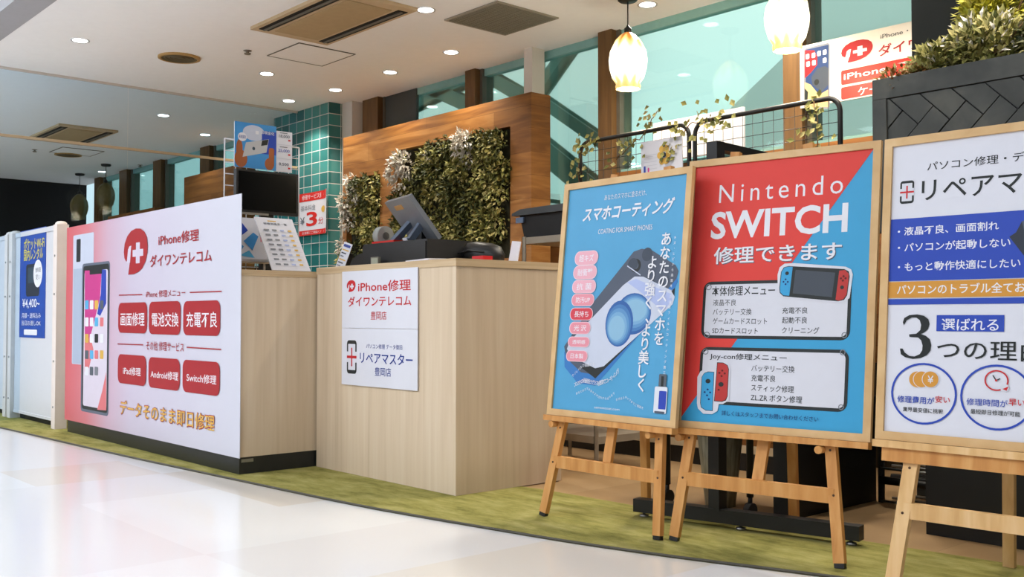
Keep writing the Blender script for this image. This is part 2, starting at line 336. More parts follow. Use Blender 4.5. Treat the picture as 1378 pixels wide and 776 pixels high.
  ('t', 'iPhone・スマホ修理', 'white', 0.268, 0.1077, 1.0494, 0.1497, 0.03, 0),
  ('t', 'ケータイレンタル・買取', 'white', 0.3484, 0.0104, 1.0481, 0.0578, 0.03, 0),
 ],
 'banner': [
  ('r', 'red3', 0, 0.31, 0.56, 0.385, 0),
  ('r', 'red3', 0, 0, 0.56, 0.045, 0),
  ('t', '修理サービス受付中', 'white', 0.06, 0.325, 0.52, 0.37, 0.02, 0),
  ('t', '基本料金', 'grey', 0.04, 0.225, 0.3, 0.275, 0, 0),
  ('t', '¥', 'grey2', 0.03, 0.1, 0.11, 0.17, 0.01, 0),
  ('t', '3', 'red3', 0.14, 0.08, 0.33, 0.21, 0.06, 0),
  ('t', '分', 'red3', 0.35, 0.09, 0.44, 0.15, 0.02, 0),
  ('e', 'gold', 0.4, 0.19, 0.48, 0.25),
  ('t', 'お気軽にご相談ください', 'white', 0.07, 0.01, 0.5, 0.035, 0, 0),
 ],
}
# ------------------------------------------------------------------ helpers
def lin(c):
    c /= 255.0
    return c / 12.92 if c <= 0.04045 else ((c + 0.055) / 1.055) ** 2.4


def rgb(r, g, b, k=1.0):
    return (min(lin(r) * k, 0.92), min(lin(g) * k, 0.92), min(lin(b) * k, 0.92), 1)


MATS = {}


def nodes_of(name):
    m = bpy.data.materials.new(name)
    m.use_nodes = True
    nt = m.node_tree
    return m, nt.nodes, nt.links, nt.nodes['Principled BSDF']


def mat(name, c, rough=0.5, metal=0.0, var=0.04, scale=18.0, spec=0.4, bump=0.0, stretch=(1, 1, 1), k=1.0):
    """plain surface with a little procedural variation"""
    if name in MATS:
        return MATS[name]
    m, n, l, p = nodes_of(name)
    tc = n.new('ShaderNodeTexCoord')
    mp = n.new('ShaderNodeMapping')
    mp.inputs['Scale'].default_value = stretch
    no = n.new('ShaderNodeTexNoise')
    no.inputs['Scale'].default_value = scale
    no.inputs['Detail'].default_value = 3
    l.new(tc.outputs['Object'], mp.inputs[0])
    l.new(mp.outputs[0], no.inputs['Vector'])
    cr = n.new('ShaderNodeValToRGB')
    b = rgb(*c, k)
    cr.color_ramp.elements[0].position = 0.3
    cr.color_ramp.elements[1].position = 0.7
    cr.color_ramp.elements[0].color = tuple(x * (1 - var) for x in b[:3]) + (1,)
    cr.color_ramp.elements[1].color = tuple(min(1, x * (1 + var)) for x in b[:3]) + (1,)
    l.new(no.outputs['Fac'], cr.inputs[0])
    l.new(cr.outputs[0], p.inputs['Base Color'])
    p.inputs['Roughness'].default_value = rough
    p.inputs['Metallic'].default_value = metal
    p.inputs['Specular IOR Level'].default_value = spec
    if bump:
        bu = n.new('ShaderNodeBump')
        bu.inputs['Strength'].default_value = bump
        bu.inputs['Distance'].default_value = 0.01
        l.new(no.outputs['Fac'], bu.inputs['Height'])
        l.new(bu.outputs[0], p.inputs['Normal'])
    MATS[name] = m
    return m


def grain(name, stops, scale, stretch, rough=0.5, detail=4, distort=0.3, spec=0.35, coord='Object'):
    """streaky wood or laminate: noise stretched along one axis"""
    m, n, l, p = nodes_of(name)
    tc = n.new('ShaderNodeTexCoord')
    mp = n.new('ShaderNodeMapping')
    mp.inputs['Scale'].default_value = stretch
    no = n.new('ShaderNodeTexNoise')
    no.inputs['Scale'].default_value = scale
    no.inputs['Detail'].default_value = detail
    no.inputs['Distortion'].default_value = distort
    l.new(tc.outputs[coord], mp.inputs[0])
    l.new(mp.outputs[0], no.inputs['Vector'])
    cr = n.new('ShaderNodeValToRGB')
    els = cr.color_ramp.elements
    while len(els) < len(stops):
        els.new(0.5)
    for e, (pos, c) in zip(els, stops):
        e.position = pos
        e.color = rgb(*c)
    l.new(no.outputs['Fac'], cr.inputs[0])
    l.new(cr.outputs[0], p.inputs['Base Color'])
    p.inputs['Roughness'].default_value = rough
    p.inputs['Specular IOR Level'].default_value = spec
    MATS[name] = m
    return m


def foliage_mat(name, stops, rough=0.6):
    m, n, l, p = nodes_of(name)
    g = n.new('ShaderNodeNewGeometry')
    cr = n.new('ShaderNodeValToRGB')
    els = cr.color_ramp.elements
    while len(els) < len(stops):
        els.new(0.5)
    for e, (pos, c) in zip(els, stops):
        e.position = pos
        e.color = rgb(*c)
    l.new(g.outputs['Random Per Island'], cr.inputs[0])
    l.new(cr.outputs[0], p.inputs['Base Color'])
    p.inputs['Roughness'].default_value = rough
    p.inputs['Specular IOR Level'].default_value = 0.3
    MATS[name] = m
    return m


def emit_mat(name, c, strength):
    m, n, l, p = nodes_of(name)
    p.inputs['Base Color'].default_value = rgb(*c)
    p.inputs['Emission Color'].default_value = rgb(*c)
    p.inputs['Emission Strength'].default_value = strength
    MATS[name] = m
    return m


def glass_mat(name, tint, gloss=0.08, rough=0.02):
    m, n, l, p = nodes_of(name)
    n.remove(p)
    out = [x for x in n if x.type == 'OUTPUT_MATERIAL'][0]
    tr = n.new('ShaderNodeBsdfTransparent')
    tr.inputs[0].default_value = tint + (1,)
    gl = n.new('ShaderNodeBsdfGlossy')
    gl.inputs['Roughness'].default_value = rough
    lw = n.new('ShaderNodeFresnel')
    lw.inputs['IOR'].default_value = 1.45
    mul = n.new('ShaderNodeMath')
    mul.operation = 'MULTIPLY'
    mul.inputs[1].default_value = gloss * 10
    mul.use_clamp = True
    mx = n.new('ShaderNodeMixShader')
    l.new(lw.outputs[0], mul.inputs[0])
    l.new(mul.outputs[0], mx.inputs[0])
    l.new(tr.outputs[0], mx.inputs[1])
    l.new(gl.outputs[0], mx.inputs[2])
    l.new(mx.outputs[0], out.inputs['Surface'])
    MATS[name] = m
    return m


INV = {}
I4 = Matrix.Identity(4)


def tag(o, label=None, cat=None, group=None, kind=None):
    if label: o['label'] = label
    if cat: o['category'] = cat
    if group: o['group'] = group
    if kind: o['kind'] = kind
    return o


def thing(name, label, cat, loc, rotz=0.0, group=None, kind=None):
    o = bpy.data.objects.new(name, None)
    o.empty_display_size = 0.1
    o.location = loc
    o.rotation_euler = (0, 0, rotz)
    col.objects.link(o)
    INV[o] = (Matrix.Translation(Vector(loc)) @ Matrix.Rotation(rotz, 4, 'Z')).inverted()
    return tag(o, label, cat, group, kind)


def children(o):
    return [c for c in bpy.data.objects if c.parent == o]


def dup(o, loc, rotz=None, label=None, group=None):
    def cp(a, par):
        c = a.copy()
        col.objects.link(c)
        c.parent = par
        for ch in kids.get(a, ()):
            cp(ch, c)
        return c
    kids = {}
    for c in bpy.data.objects:
        if c.parent: kids.setdefault(c.parent, []).append(c)
    r = cp(o, None)
    r.location = loc
    if rotz is not None: r.rotation_euler = (0, 0, rotz)
    if label: r['label'] = label
    if group: r['group'] = group
    return r


class MB:
    def __init__(self, M=None):
        self.bm = bmesh.new()
        self.M = M or I4
        self.mi = 0

    def _v(self, p):
        return self.bm.verts.new(self.M @ Vector(p))

    def face(self, vs):
        try:
            f = self.bm.faces.new(vs)
            f.material_index = self.mi
            return f
        except ValueError:
            return None

    def box(self, a, b):
        x0, y0, z0 = a
        x1, y1, z1 = b
        v = [self._v(p) for p in ((x0, y0, z0), (x1, y0, z0), (x1, y1, z0), (x0, y1, z0), (x0, y0, z1), (x1, y0, z1), (x1, y1, z1), (x0, y1, z1))]
        for q in ((0, 3, 2, 1), (4, 5, 6, 7), (0, 1, 5, 4), (1, 2, 6, 5), (2, 3, 7, 6), (3, 0, 4, 7)):
            self.face([v[i] for i in q])
        return self

    def beam(self, p, q, w, d, up=(0, 0, 1)):
        """rectangular bar from p to q; w across, d along up"""
        p, q, up = Vector(p), Vector(q), Vector(up)
        ax = (q - p).normalized()
        s = ax.cross(up).normalized()
        t = s.cross(ax).normalized()
        vs = []
        for c in (p, q):
            for a, b in ((-1, -1), (1, -1), (1, 1), (-1, 1)):
                vs.append(self._v(c + s * a * w / 2 + t * b * d / 2))
        for f in ((0, 1, 2, 3), (7, 6, 5, 4), (0, 4, 5, 1), (1, 5, 6, 2), (2, 6, 7, 3), (3, 7, 4, 0)):
            self.face([vs[i] for i in f])
        return self

    def tube(self, pts, r, n=8, cap=True):
        pts = [Vector(p) for p in pts]
        rr = r if isinstance(r, (list, tuple)) else [r] * len(pts)
        rings = []
        ref = None
        for i, p in enumerate(pts):
            d = ((pts[min(i + 1, len(pts) - 1)] - pts[max(i - 1, 0)])).normalized()
            if ref is None:
                ref = Vector((0, 0, 1)) if abs(d.z) < 0.9 else Vector((1, 0, 0))
            s = d.cross(ref)
            if s.length < 1e-4:
                s = d.cross(Vector((0, 1, 0.1)))
            s.normalize()
            t = s.cross(d).normalized()
            ref = t
            rings.append([self._v(p + (s * math.cos(a) + t * math.sin(a)) * rr[i]) for a in [2 * math.pi * k / n for k in range(n)]])
        for a, b in zip(rings, rings[1:]):
            for k in range(n):
                f = self.face((a[k], a[(k + 1) % n], b[(k + 1) % n], b[k]))
                if f: f.smooth = True
        if cap:
            self.face(rings[0][::-1])
            self.face(rings[-1])
        return self

    def lathe(self, c, prof, n=24, cap0=True, cap1=True, smooth=True):
        """profile (r, z) turned about the vertical through c"""
        c = Vector(c)
        rings = [[self._v(c + Vector((r * math.cos(2 * math.pi * k / n), r * math.sin(2 * math.pi * k / n), z))) for k in range(n)] for r, z in prof]
        for a, b in zip(rings, rings[1:]):
            for k in range(n):
                f = self.face((a[k], a[(k + 1) % n], b[(k + 1) % n], b[k]))
                if f: f.smooth = smooth
        if cap0: self.face(rings[0][::-1])
        if cap1: self.face(rings[-1])
        return self

    def prism(self, pts, off):
        """flat outline extruded by a vector"""
        off = Vector(off)
        a = [self._v(p) for p in pts]
        b = [self._v(Vector(p) + off) for p in pts]
        self.face(a[::-1])
        self.face(b)
        n = len(a)
        for k in range(n):
            self.face((a[k], a[(k + 1) % n], b[(k + 1) % n], b[k]))
        return self

    def poly(self, pts):
        return self.face([self._v(p) for p in pts])

    def leaf(self, p, d, nrm, L, W, bend=0.25):
        """a creased, bent leaf"""
        d = Vector(d).normalized()
        s = d.cross(Vector(nrm))
        if s.length < 1e-3: s = d.cross(Vector((0.3, 0.5, 0.8)))
        s.normalize()
        u = s.cross(d)
        p = Vector(p)
        a = self._v(p)
        m = self._v(p + d * L * 0.5 + u * (L * bend * 0.5 - W * 0.2))
        l_ = self._v(p + d * L * 0.45 + s * W / 2 + u * L * bend * 0.5)
        r_ = self._v(p + d * L * 0.45 - s * W / 2 + u * L * bend * 0.5)
        t = self._v(p + d * L - u * L * bend * 0.3)
        self.face((a, l_, m)); self.face((a, m, r_)); self.face((l_, t, m)); self.face((m, t, r_))

    def build(self, name, mats, parent=None, local=False, bevel=0.0, seg=2):
        bm = self.bm
        if bevel:
            es = [e for e in bm.edges if len(e.link_faces) == 2 and e.calc_face_angle(0) > 0.6]
            bmesh.ops.bevel(bm, geom=es, offset=bevel, segments=seg, profile=0.6, affect='EDGES', clamp_overlap=True)
        if parent is not None and not local:
            bm.transform(INV[parent])
        bm.normal_update()
        me = bpy.data.meshes.new(name)
        bm.to_mesh(me)
        bm.free()
        for m in (mats if isinstance(mats, (list, tuple)) else [mats]):
            me.materials.append(m)
        o = bpy.data.objects.new(name, me)
        col.objects.link(o)
        if parent is not None:
            o.parent = parent
            INV[o] = INV[parent]
        else:
            INV[o] = I4
        return o


def solo(name, mb, m, label, cat, group=None, kind=None, bevel=0.0):
    """a thing that is one mesh: origin moved to its base centre"""
    o = mb.build(name, m, None, bevel=bevel)
    vs = [v.co for v in o.data.vertices]
    c = Vector(((min(v.x for v in vs) + max(v.x for v in vs)) / 2, (min(v.y for v in vs) + max(v.y for v in vs)) / 2, min(v.z for v in vs)))
    o.data.transform(Matrix.Translation(-c))
    o.location = c
    return tag(o, label, cat, group, kind)


def struct(name, mb, m, parent=None, bevel=0.0):
    o = mb.build(name, m, parent, bevel=bevel)
    if parent is None: o['kind'] = 'structure'
    return o


# ------------------------------------------------------------------ printing
PAL = {'red': (172, 36, 42), 'btn': (172, 40, 46), 'red2': (205, 42, 48), 'red3': (214, 44, 34), 'white': (234, 234, 240), 'paper': (221, 221, 230), 'paper2': (225, 228, 236), 'pbg': (214, 205, 222),
       'pgrey': (203, 209, 226), 'pgrey2': (176, 188, 208), 'pgrey3': (104, 112, 128), 'pscr': (222, 212, 226), 'magenta': (205, 66, 140), 'blue2': (48, 72, 178),
       'coral': (226, 122, 126), 'cyan': (92, 178, 222), 'gold': (228, 182, 84), 'dark': (42, 46, 46), 'dark2': (48, 54, 66), 'dark3': (62, 78, 92), 'dark4': (34, 38, 38), 'grey': (128, 132, 140),
       'grey2': (92, 100, 110), 'seam': (196, 198, 210), 'navy': (44, 66, 150), 'navy2': (26, 52, 110), 'navy3': (44, 74, 178), 'navy4': (44, 66, 112), 'yellow': (228, 214, 66), 'blue3': (58, 122, 190),
       'slate': (84, 92, 108), 'slate2': (66, 74, 88), 'lilac': (176, 188, 228), 'ballA': (52, 98, 164), 'ballB': (74, 126, 184), 'ballC': (98, 150, 198), 'ballD': (122, 170, 208), 'ballE': (142, 186, 214), 'pink': (236, 176, 190), 'pink2': (232, 148, 162), 'pink3': (214, 66, 80),
       'pinkrim': (242, 206, 214), 'sred': (226, 66, 58), 'jblue': (62, 164, 216), 'jred': (192, 58, 54), 'scr': (72, 78, 88), 'darkred': (104, 30, 26), 'orange': (214, 150, 60), 'tan': (206, 176, 128),
       'sky': (70, 150, 216), 'skin': (168, 96, 56), 'silver': (196, 196, 198), 'cream': (226, 220, 208), 'green': (90, 140, 70)}


def ink(k):
    return mat('ink_' + k, PAL[k], rough=0.45, var=0.015, spec=0.25, k=0.86)


_TXT = {}


def glyphs(s, bold, space=1.0):
    key = (s, bold, space)
    if key not in _TXT:
        cu = bpy.data.curves.new('t', 'FONT')
        cu.body = s
        cu.size = 1.0
        cu.offset = bold * 0.36
        cu.resolution_u = 3
        cu.space_character = space
        cu.fill_mode = 'FRONT'
        ob = bpy.data.objects.new('t', cu)
        col.objects.link(ob)
        bpy.context.view_layer.update()
        dg = bpy.context.evaluated_depsgraph_get()
        me = bpy.data.meshes.new_from_object(ob.evaluated_get(dg))
        vs = [(v.co.x, v.co.y) for v in me.vertices]
        fs = [tuple(p.vertices) for p in me.polygons]
        bpy.data.objects.remove(ob)
        bpy.data.curves.remove(cu)
        bpy.data.meshes.remove(me)
        _TXT[key] = (vs, fs)
    return _TXT[key]


class Print:
    """flat printing: layers of ink laid on a sheet, u to the right, v up, w towards the reader"""

    def __init__(self, step=0.00006):
        self.mb = MB()
        self.keys = []
        self.w = 0.0008
        self.step = step

    def ink(self, k):
        if k not in self.keys: self.keys.append(k)
        self.mb.mi = self.keys.index(k)
        self.w += self.step

    def poly(self, pts):
        self.mb.poly([(x, y, self.w) for x, y in pts])

    def polytri(self, pts):
        area2 = sum(a[0] * b[1] - b[0] * a[1] for a, b in zip(pts, pts[1:] + pts[:1]))
        if area2 < 0: pts = pts[::-1]
        self.poly(pts)

    def ell(self, cx, cy, rx, ry, n=28):
        self.poly([(cx + rx * math.cos(2 * math.pi * k / n), cy + ry * math.sin(2 * math.pi * k / n)) for k in range(n)])

    def rrect(self, x0, y0, x1, y1, r):
        r = max(0.0, min(r, (x1 - x0) / 2 * 0.98, (y1 - y0) / 2 * 0.98))
        if r < 1e-4:
            return self.poly([(x0, y0), (x1, y0), (x1, y1), (x0, y1)])
        pts = []
        for cx, cy, a0 in ((x1 - r, y0 + r, -90), (x1 - r, y1 - r, 0), (x0 + r, y1 - r, 90), (x0 + r, y0 + r, 180)):
            for k in range(6):
                a = R(a0 + 18 * k)
                pts.append((cx + r * math.cos(a), cy + r * math.sin(a)))
        self.poly(pts)

    def text(self, s, x0, y0, x1, y1, bold=0.0, shear=0.0, space=1.0):
        vs, fs = glyphs(s, bold, space)
        if not vs: return
        ax, bx = min(v[0] for v in vs), max(v[0] for v in vs)
        ay, by = min(v[1] for v in vs), max(v[1] for v in vs)
        w = x1 - x0 - abs(shear) * (y1 - y0)
        out = []
        for x, y in vs:
            ty = (y - ay) / (by - ay)
            out.append(self.mb._v((x0 + (x - ax) / (bx - ax) * w + shear * ty * (y1 - y0), y0 + ty * (y1 - y0), self.w)))
        for f in fs:
            self.mb.face([out[i] for i in f])

    def char(self, ch, cx, cy, size, ang=0.0, bold=0.0):
        vs, fs = glyphs(ch, bold)
        if not vs: return
        mx = (min(v[0] for v in vs) + max(v[0] for v in vs)) / 2
        my = 0.36
        c, s_ = math.cos(ang), math.sin(ang)
        out = [self.mb._v((cx + ((x - mx) * c - (y - my) * s_) * size, cy + ((x - mx) * s_ + (y - my) * c) * size, self.w)) for x, y in vs]
        for f in fs:
            self.mb.face([out[i] for i in f])

    def run(self, items):
        for e in items:
            k = e[0]
            if k in ('t', 'ts', 'tw'):
                if k == 'ts':
                    self.ink('slate'); d = 0.003
                    self.text(e[1], e[3] + d, e[4] - d, e[5] + d, e[6] - d, e[7], e[8])
                self.ink(e[2]); self.text(e[1], *e[3:9], 1.35 if k == 'tw' else 1.0)
            elif k == 'r':
                self.ink(e[1]); self.rrect(*e[2:7])
            elif k == 'e':
                self.ink(e[1]); x0, y0, x1, y1 = e[2:6]
                self.ell((x0 + x1) / 2, (y0 + y1) / 2, (x1 - x0) / 2, (y1 - y0) / 2)
            elif k == 'g':
                self.ink(e[1]); x0, y0, x1, y1, w = e[2:7]
                cx, cy, rx, ry, n = (x0 + x1) / 2, (y0 + y1) / 2, (x1 - x0) / 2, (y1 - y0) / 2, 40
                for q in range(n):
                    a, b = 2 * math.pi * q / n, 2 * math.pi * (q + 1) / n
                    self.poly([(cx + rx * math.cos(a), cy + ry * math.sin(a)), (cx + rx * math.cos(b), cy + ry * math.sin(b)), (cx + (rx - w) * math.cos(b), cy + (ry - w) * math.sin(b)), (cx + (rx - w) * math.cos(a), cy + (ry - w) * math.sin(a))][::1])
            elif k == 'p':
                self.ink(e[1]); self.polytri(list(e[2]))
            elif k == 'l':
                self.ink(e[1]); a, b, w = Vector(e[2]), Vector(e[3]), e[4]
                d = (b - a).normalized() * w / 2
                nn = Vector((-d.y, d.x))
                self.polytri([tuple(a + nn), tuple(a - nn), tuple(b - nn), tuple(b + nn)])
            elif k == 'v':
                s, c, a, b, size, bold = e[1:7]
                self.ink(c)
                for i, ch in enumerate(s):
                    t = i / (len(s) - 1)
                    self.char(ch, a[0] + (b[0] - a[0]) * t, a[1] + (b[1] - a[1]) * t, size, 0, bold)
            elif k == 'a':
                s, c, pts, size = e[1:5]
                self.ink(c)
                P = [Vector(q) for q in pts]
                L = [(b - a).length for a, b in zip(P, P[1:])]
                T = sum(L)
                for i, ch in enumerate(s):
                    d = T * (i + 0.5) / len(s)
                    j = 0
                    while j < len(L) - 1 and d > L[j]:
                        d -= L[j]; j += 1
                    q = P[j] + (P[j + 1] - P[j]) * (d / L[j])
                    dr = P[j + 1] - P[j]
                    self.char(ch, q.x, q.y, size, math.atan2(dr.y, dr.x))
            elif k == 'logo':
                x0, y0, x1, y1 = e[3:7]
                W, H = x1 - x0, y1 - y0
                f = lambda pts: [(x0 + W * a, y0 + H * b) for a, b in pts]
                self.ink(e[1])
                self.polytri(f([(.2, .01), (.45, .015), (.62, .05), (.78, .12), (.92, .27), (.99, .45), (1, .6), (.96, .78), (.86, .9), (.7, .98), (.5, 1), (.3, .96), (.14, .86), (.03, .7), (0, .52), (.03, .38), (.1, .31), (.2, .29), (.27, .3)]))
                self.ink(e[2])
                self.polytri(f([(.13, .27), (.275, .27), (.30, .5), (.32, .64), (.24, .63), (.18, .56), (.16, .42)]))
                self.ink(e[2])
                self.polytri(f([(.52, .24), (.68, .24), (.68, .39), (.82, .39), (.82, .54), (.68, .54), (.68, .69), (.52, .69), (.52, .54), (.38, .54), (.38, .39), (.52, .39)]))
            elif k == 'phone':
                x0, y0, x1, y1 = e[4:8]
                W, H = x1 - x0, y1 - y0
                self.ink(e[1]); self.rrect(x0, y0, x1, y1, W * .2)
                self.ink(e[3]); self.rrect(x0 + W * .13, y0 + H * .11, x1 - W * .13, y1 - H * .11, W * .03)
                self.ink(e[3]); self.rrect(x0 - W * .02, y0 + H * .34, x1 + W * .02, y1 - H * .34, 0)
                self.ink(e[2]); self.rrect(x0 + W * .44, y0 + H * .22, x1 - W * .44, y1 - H * .22, 0)
                self.ink(e[2]); self.rrect(x0, y0 + H * .46, x1, y1 - H * .46, 0)

    def build(self, parent, M, name='lettering'):
        """M places (u, v, w) in the parent's own space"""
        self.mb.bm.transform(M)
        return self.mb.build(name, [ink(k) for k in self.keys], parent, local=True)


def upright(x, y, z):
    """sheet frame facing -Y, u along +X, v up"""
    return Matrix(((1, 0, 0, x), (0, 0, -1, y), (0, 1, 0, z), (0, 0, 0, 1)))


def facing_x(x, y, z):
    """sheet frame facing +X, u along +Y, v up"""
    return Matrix(((0, 0, 1, x), (1, 0, 0, y), (0, 1, 0, z), (0, 0, 0, 1)))


# ------------------------------------------------------------------ materials
M_ceil = mat('white ceiling paint', (246, 246, 248), 0.9, var=0.01, spec=0.1)
M_trim = mat('ceiling edge trim', (168, 168, 172), 0.6, var=0.02)
M_white = mat('white enamel', (226, 226, 230), 0.4, var=0.01, k=0.80)
M_beige = mat('off-white plastic post', (222, 210, 202), 0.5, var=0.02)
M_black = mat('black steel', (22, 22, 22), 0.45, var=0.1)
M_blackmatte = mat('black plastic', (30, 30, 31), 0.55, var=0.1)
M_screen = mat('dark screen glass', (10, 10, 11), 0.12, var=0.0, spec=0.5)
M_plinth = mat('black plinth', (34, 35, 34), 0.35, var=0.15)
M_steel = mat('brushed steel', (150, 150, 148), 0.35, metal=0.9, var=0.08)
M_greysteel = mat('grey painted steel', (150, 140, 124), 0.5, var=0.05)
M_paper = mat('white sheet', (223, 223, 232), 0.5, var=0.008, spec=0.25, k=0.88)
M_bluepaper = mat('blue printed sheet', (84, 166, 212), 0.42, var=0.03, scale=6, spec=0.3, k=0.82)
M_switchblue = mat('bright blue printed sheet', (60, 164, 214), 0.42, var=0.015, scale=6, spec=0.3, k=0.84)
M_wifiblue = mat('deep blue printed sheet', (44, 82, 172), 0.42, var=0.03, spec=0.3, k=0.85)
M_lam_front = grain('oak laminate', [(0.25, (194, 172, 145)), (0.5, (206, 185, 158)), (0.75, (213, 195, 171))], 1.0, (26, 26, 1.1), 0.45)
M_lam_edge = grain('oak laminate edge', [(0.3, (182, 154, 118)), (0.7, (204, 180, 146))], 1.0, (2, 2, 60), 0.4)
M_pine = grain('pale pine', [(0.25, (196, 150, 92)), (0.5, (214, 172, 116)), (0.75, (226, 190, 140))], 1.0, (30, 30, 3), 0.5)
M_pine_frame = grain('pale pine frame', [(0.25, (192, 152, 100)), (0.6, (208, 172, 122)), (0.8, (216, 184, 138))], 1.0, (9, 30, 9), 0.45)
M_honey = grain('honey pine', [(0.25, (176, 116, 56)), (0.5, (196, 138, 74)), (0.75, (208, 156, 94))], 1.0, (30, 30, 3), 0.5)
M_wall_wood = None


def plank_mat(name, stops, plank=0.16, length=1.6, vertical=False):
    m, n, l, p = nodes_of(name)
    tc = n.new('ShaderNodeTexCoord')
    mp = n.new('ShaderNodeMapping')
    mp.inputs['Rotation'].default_value = (R(90), 0, 0)
    l.new(tc.outputs['Object'], mp.inputs[0])
    no = n.new('ShaderNodeTexNoise')
    mp2 = n.new('ShaderNodeMapping')
    mp2.inputs['Scale'].default_value = (1.6, 1.6, 14) if not vertical else (14, 14, 1.6)
    l.new(tc.outputs['Object'], mp2.inputs[0])
    no.inputs['Scale'].default_value = 1.0
    no.inputs['Detail'].default_value = 6
    no.inputs['Distortion'].default_value = 1.2
    l.new(mp2.outputs[0], no.inputs['Vector'])
    br = n.new('ShaderNodeTexBrick')
    br.inputs['Scale'].default_value = 1.0
    br.inputs['Brick Width'].default_value = length
    br.inputs['Row Height'].default_value = plank
    br.inputs['Mortar Size'].default_value = 0.0012
    br.inputs['Color1'].default_value = (0.35, 0.35, 0.35, 1)
    br.inputs['Color2'].default_value = (0.65, 0.65, 0.65, 1)
    br.inputs['Mortar'].default_value = (0, 0, 0, 1)
    l.new(mp.outputs[0], br.inputs['Vector'])
    mx = n.new('ShaderNodeMix')
    mx.data_type = 'FLOAT'
    mx.inputs[0].default_value = 0.45
    l.new(no.outputs['Fac'], mx.inputs[2])
    l.new(br.outputs['Color'], mx.inputs[3])
    cr = n.new('ShaderNodeValToRGB')
    els = cr.color_ramp.elements
    while len(els) < len(stops): els.new(0.5)
    for e, (pos, c) in zip(els, stops):
        e.position = pos
        e.color = rgb(*c)
    l.new(mx.outputs[0], cr.inputs[0])
    l.new(cr.outputs[0], p.inputs['Base Color'])
    p.inputs['Roughness'].default_value = 0.55
    p.inputs['Specular IOR Level'].default_value = 0.3
    return m


M_wall_wood = plank_mat('warm plank cladding', [(0.2, (72, 42, 17)), (0.42, (118, 75, 34)), (0.55, (146, 98, 48)), (0.72, (184, 136, 80))])
M_wains = plank_mat('brown plank wainscot', [(0.2, (66, 38, 14)), (0.5, (128, 80, 34)), (0.75, (162, 108, 52))])
M_darkwains = grain('dark slat wainscot', [(0.3, (26, 20, 12)), (0.6, (66, 50, 26))], 1.0, (40, 40, 1), 0.6)
M_mull_wood = grain('brown mullion wood', [(0.3, (84, 58, 30)), (0.7, (112, 82, 46))], 1.0, (20, 20, 2), 0.5)
M_mull_metal = mat('grey mullion metal', (96, 92, 82), 0.4, metal=0.3)
M_column = mat('white column paint', (206, 200, 192), 0.7, var=0.01)
M_darkwall = mat('charcoal wall paint', (46, 50, 48), 0.8, var=0.06, scale=5)
M_farwall = mat('black wall paint', (14, 13, 12), 0.8, var=0.2, scale=30)
M_outsteel = mat('sea green painted steel', (96, 128, 120), 0.6, var=0.08, scale=4)
M_outpale = mat('pale concrete facade', (246, 246, 246), 0.9, var=0.02, scale=2)
M_window = glass_mat('aqua tinted window glass', (0.76, 0.945, 0.90), 0.05)
M_partition = glass_mat('grey tinted partition glass', (0.85, 0.92, 0.97), 0.004)

# glossy mall floor: big pale tiles, some cream
m, n, l, p = nodes_of('polished pale floor tile')
tc = n.new('ShaderNodeTexCoord'); mp = n.new('ShaderNodeMapping')
mp.inputs['Location'].default_value = (0.2, 0.32, 0)
l.new(tc.outputs['Object'], mp.inputs[0])
vm = n.new('ShaderNodeVectorMath'); vm.operation = 'SCALE'; vm.inputs['Scale'].default_value = 1 / 0.6
l.new(mp.outputs[0], vm.inputs[0])
fl = n.new('ShaderNodeVectorMath'); fl.operation = 'FLOOR'
l.new(vm.outputs[0], fl.inputs[0])
wn = n.new('ShaderNodeTexWhiteNoise'); wn.noise_dimensions = '2D'
l.new(fl.outputs[0], wn.inputs['Vector'])
cr = n.new('ShaderNodeValToRGB'); cr.color_ramp.interpolation = 'CONSTANT'
els = cr.color_ramp.elements
els.new(0.5)
for e, (pos, c) in zip(els, ((0.0, (236, 234, 234)), (0.45, (234, 227, 218)), (0.72, (240, 240, 240)))):
    e.position = pos; e.color = rgb(*c, 0.86)
l.new(wn.outputs['Value'], cr.inputs[0])
l.new(cr.outputs[0], p.inputs['Base Color'])
p.inputs['Roughness'].default_value = 0.16
p.inputs['Specular IOR Level'].default_value = 0.45
M_floor = m

# mottled green carpet
m, n, l, p = nodes_of('mottled green carpet')
tc = n.new('ShaderNodeTexCoord'); no = n.new('ShaderNodeTexNoise'); mp = n.new('ShaderNodeMapping')
mp.inputs['Scale'].default_value = (4, 11, 1)
l.new(tc.outputs['Object'], mp.inputs[0]); l.new(mp.outputs[0], no.inputs['Vector'])
no.inputs['Scale'].default_value = 1.0; no.inputs['Detail'].default_value = 8; no.inputs['Roughness'].default_value = 0.7
cr = n.new('ShaderNodeValToRGB'); els = cr.color_ramp.elements; els.new(0.5)
for e, (pos, c) in zip(els, ((0.3, (104, 102, 50)), (0.5, (146, 140, 78)), (0.7, (172, 164, 108)))):
    e.position = pos; e.color = rgb(*c)
l.new(no.outputs['Fac'], cr.inputs[0]); l.new(cr.outputs[0], p.inputs['Base Color'])
no2 = n.new('ShaderNodeTexNoise'); no2.inputs['Scale'].default_value = 260
l.new(tc.outputs['Object'], no2.inputs['Vector'])
bu = n.new('ShaderNodeBump'); bu.inputs['Strength'].default_value = 0.6; bu.inputs['Distance'].default_value = 0.004
l.new(no2.outputs['Fac'], bu.inputs['Height']); l.new(bu.outputs[0], p.inputs['Normal'])
p.inputs['Roughness'].default_value = 0.95; p.inputs['Specular IOR Level'].default_value = 0.1
M_carpet = m

M_woodfloor = plank_mat('brown wood floor', [(0.2, (118, 92, 60)), (0.5, (156, 126, 88)), (0.75, (178, 150, 112))])

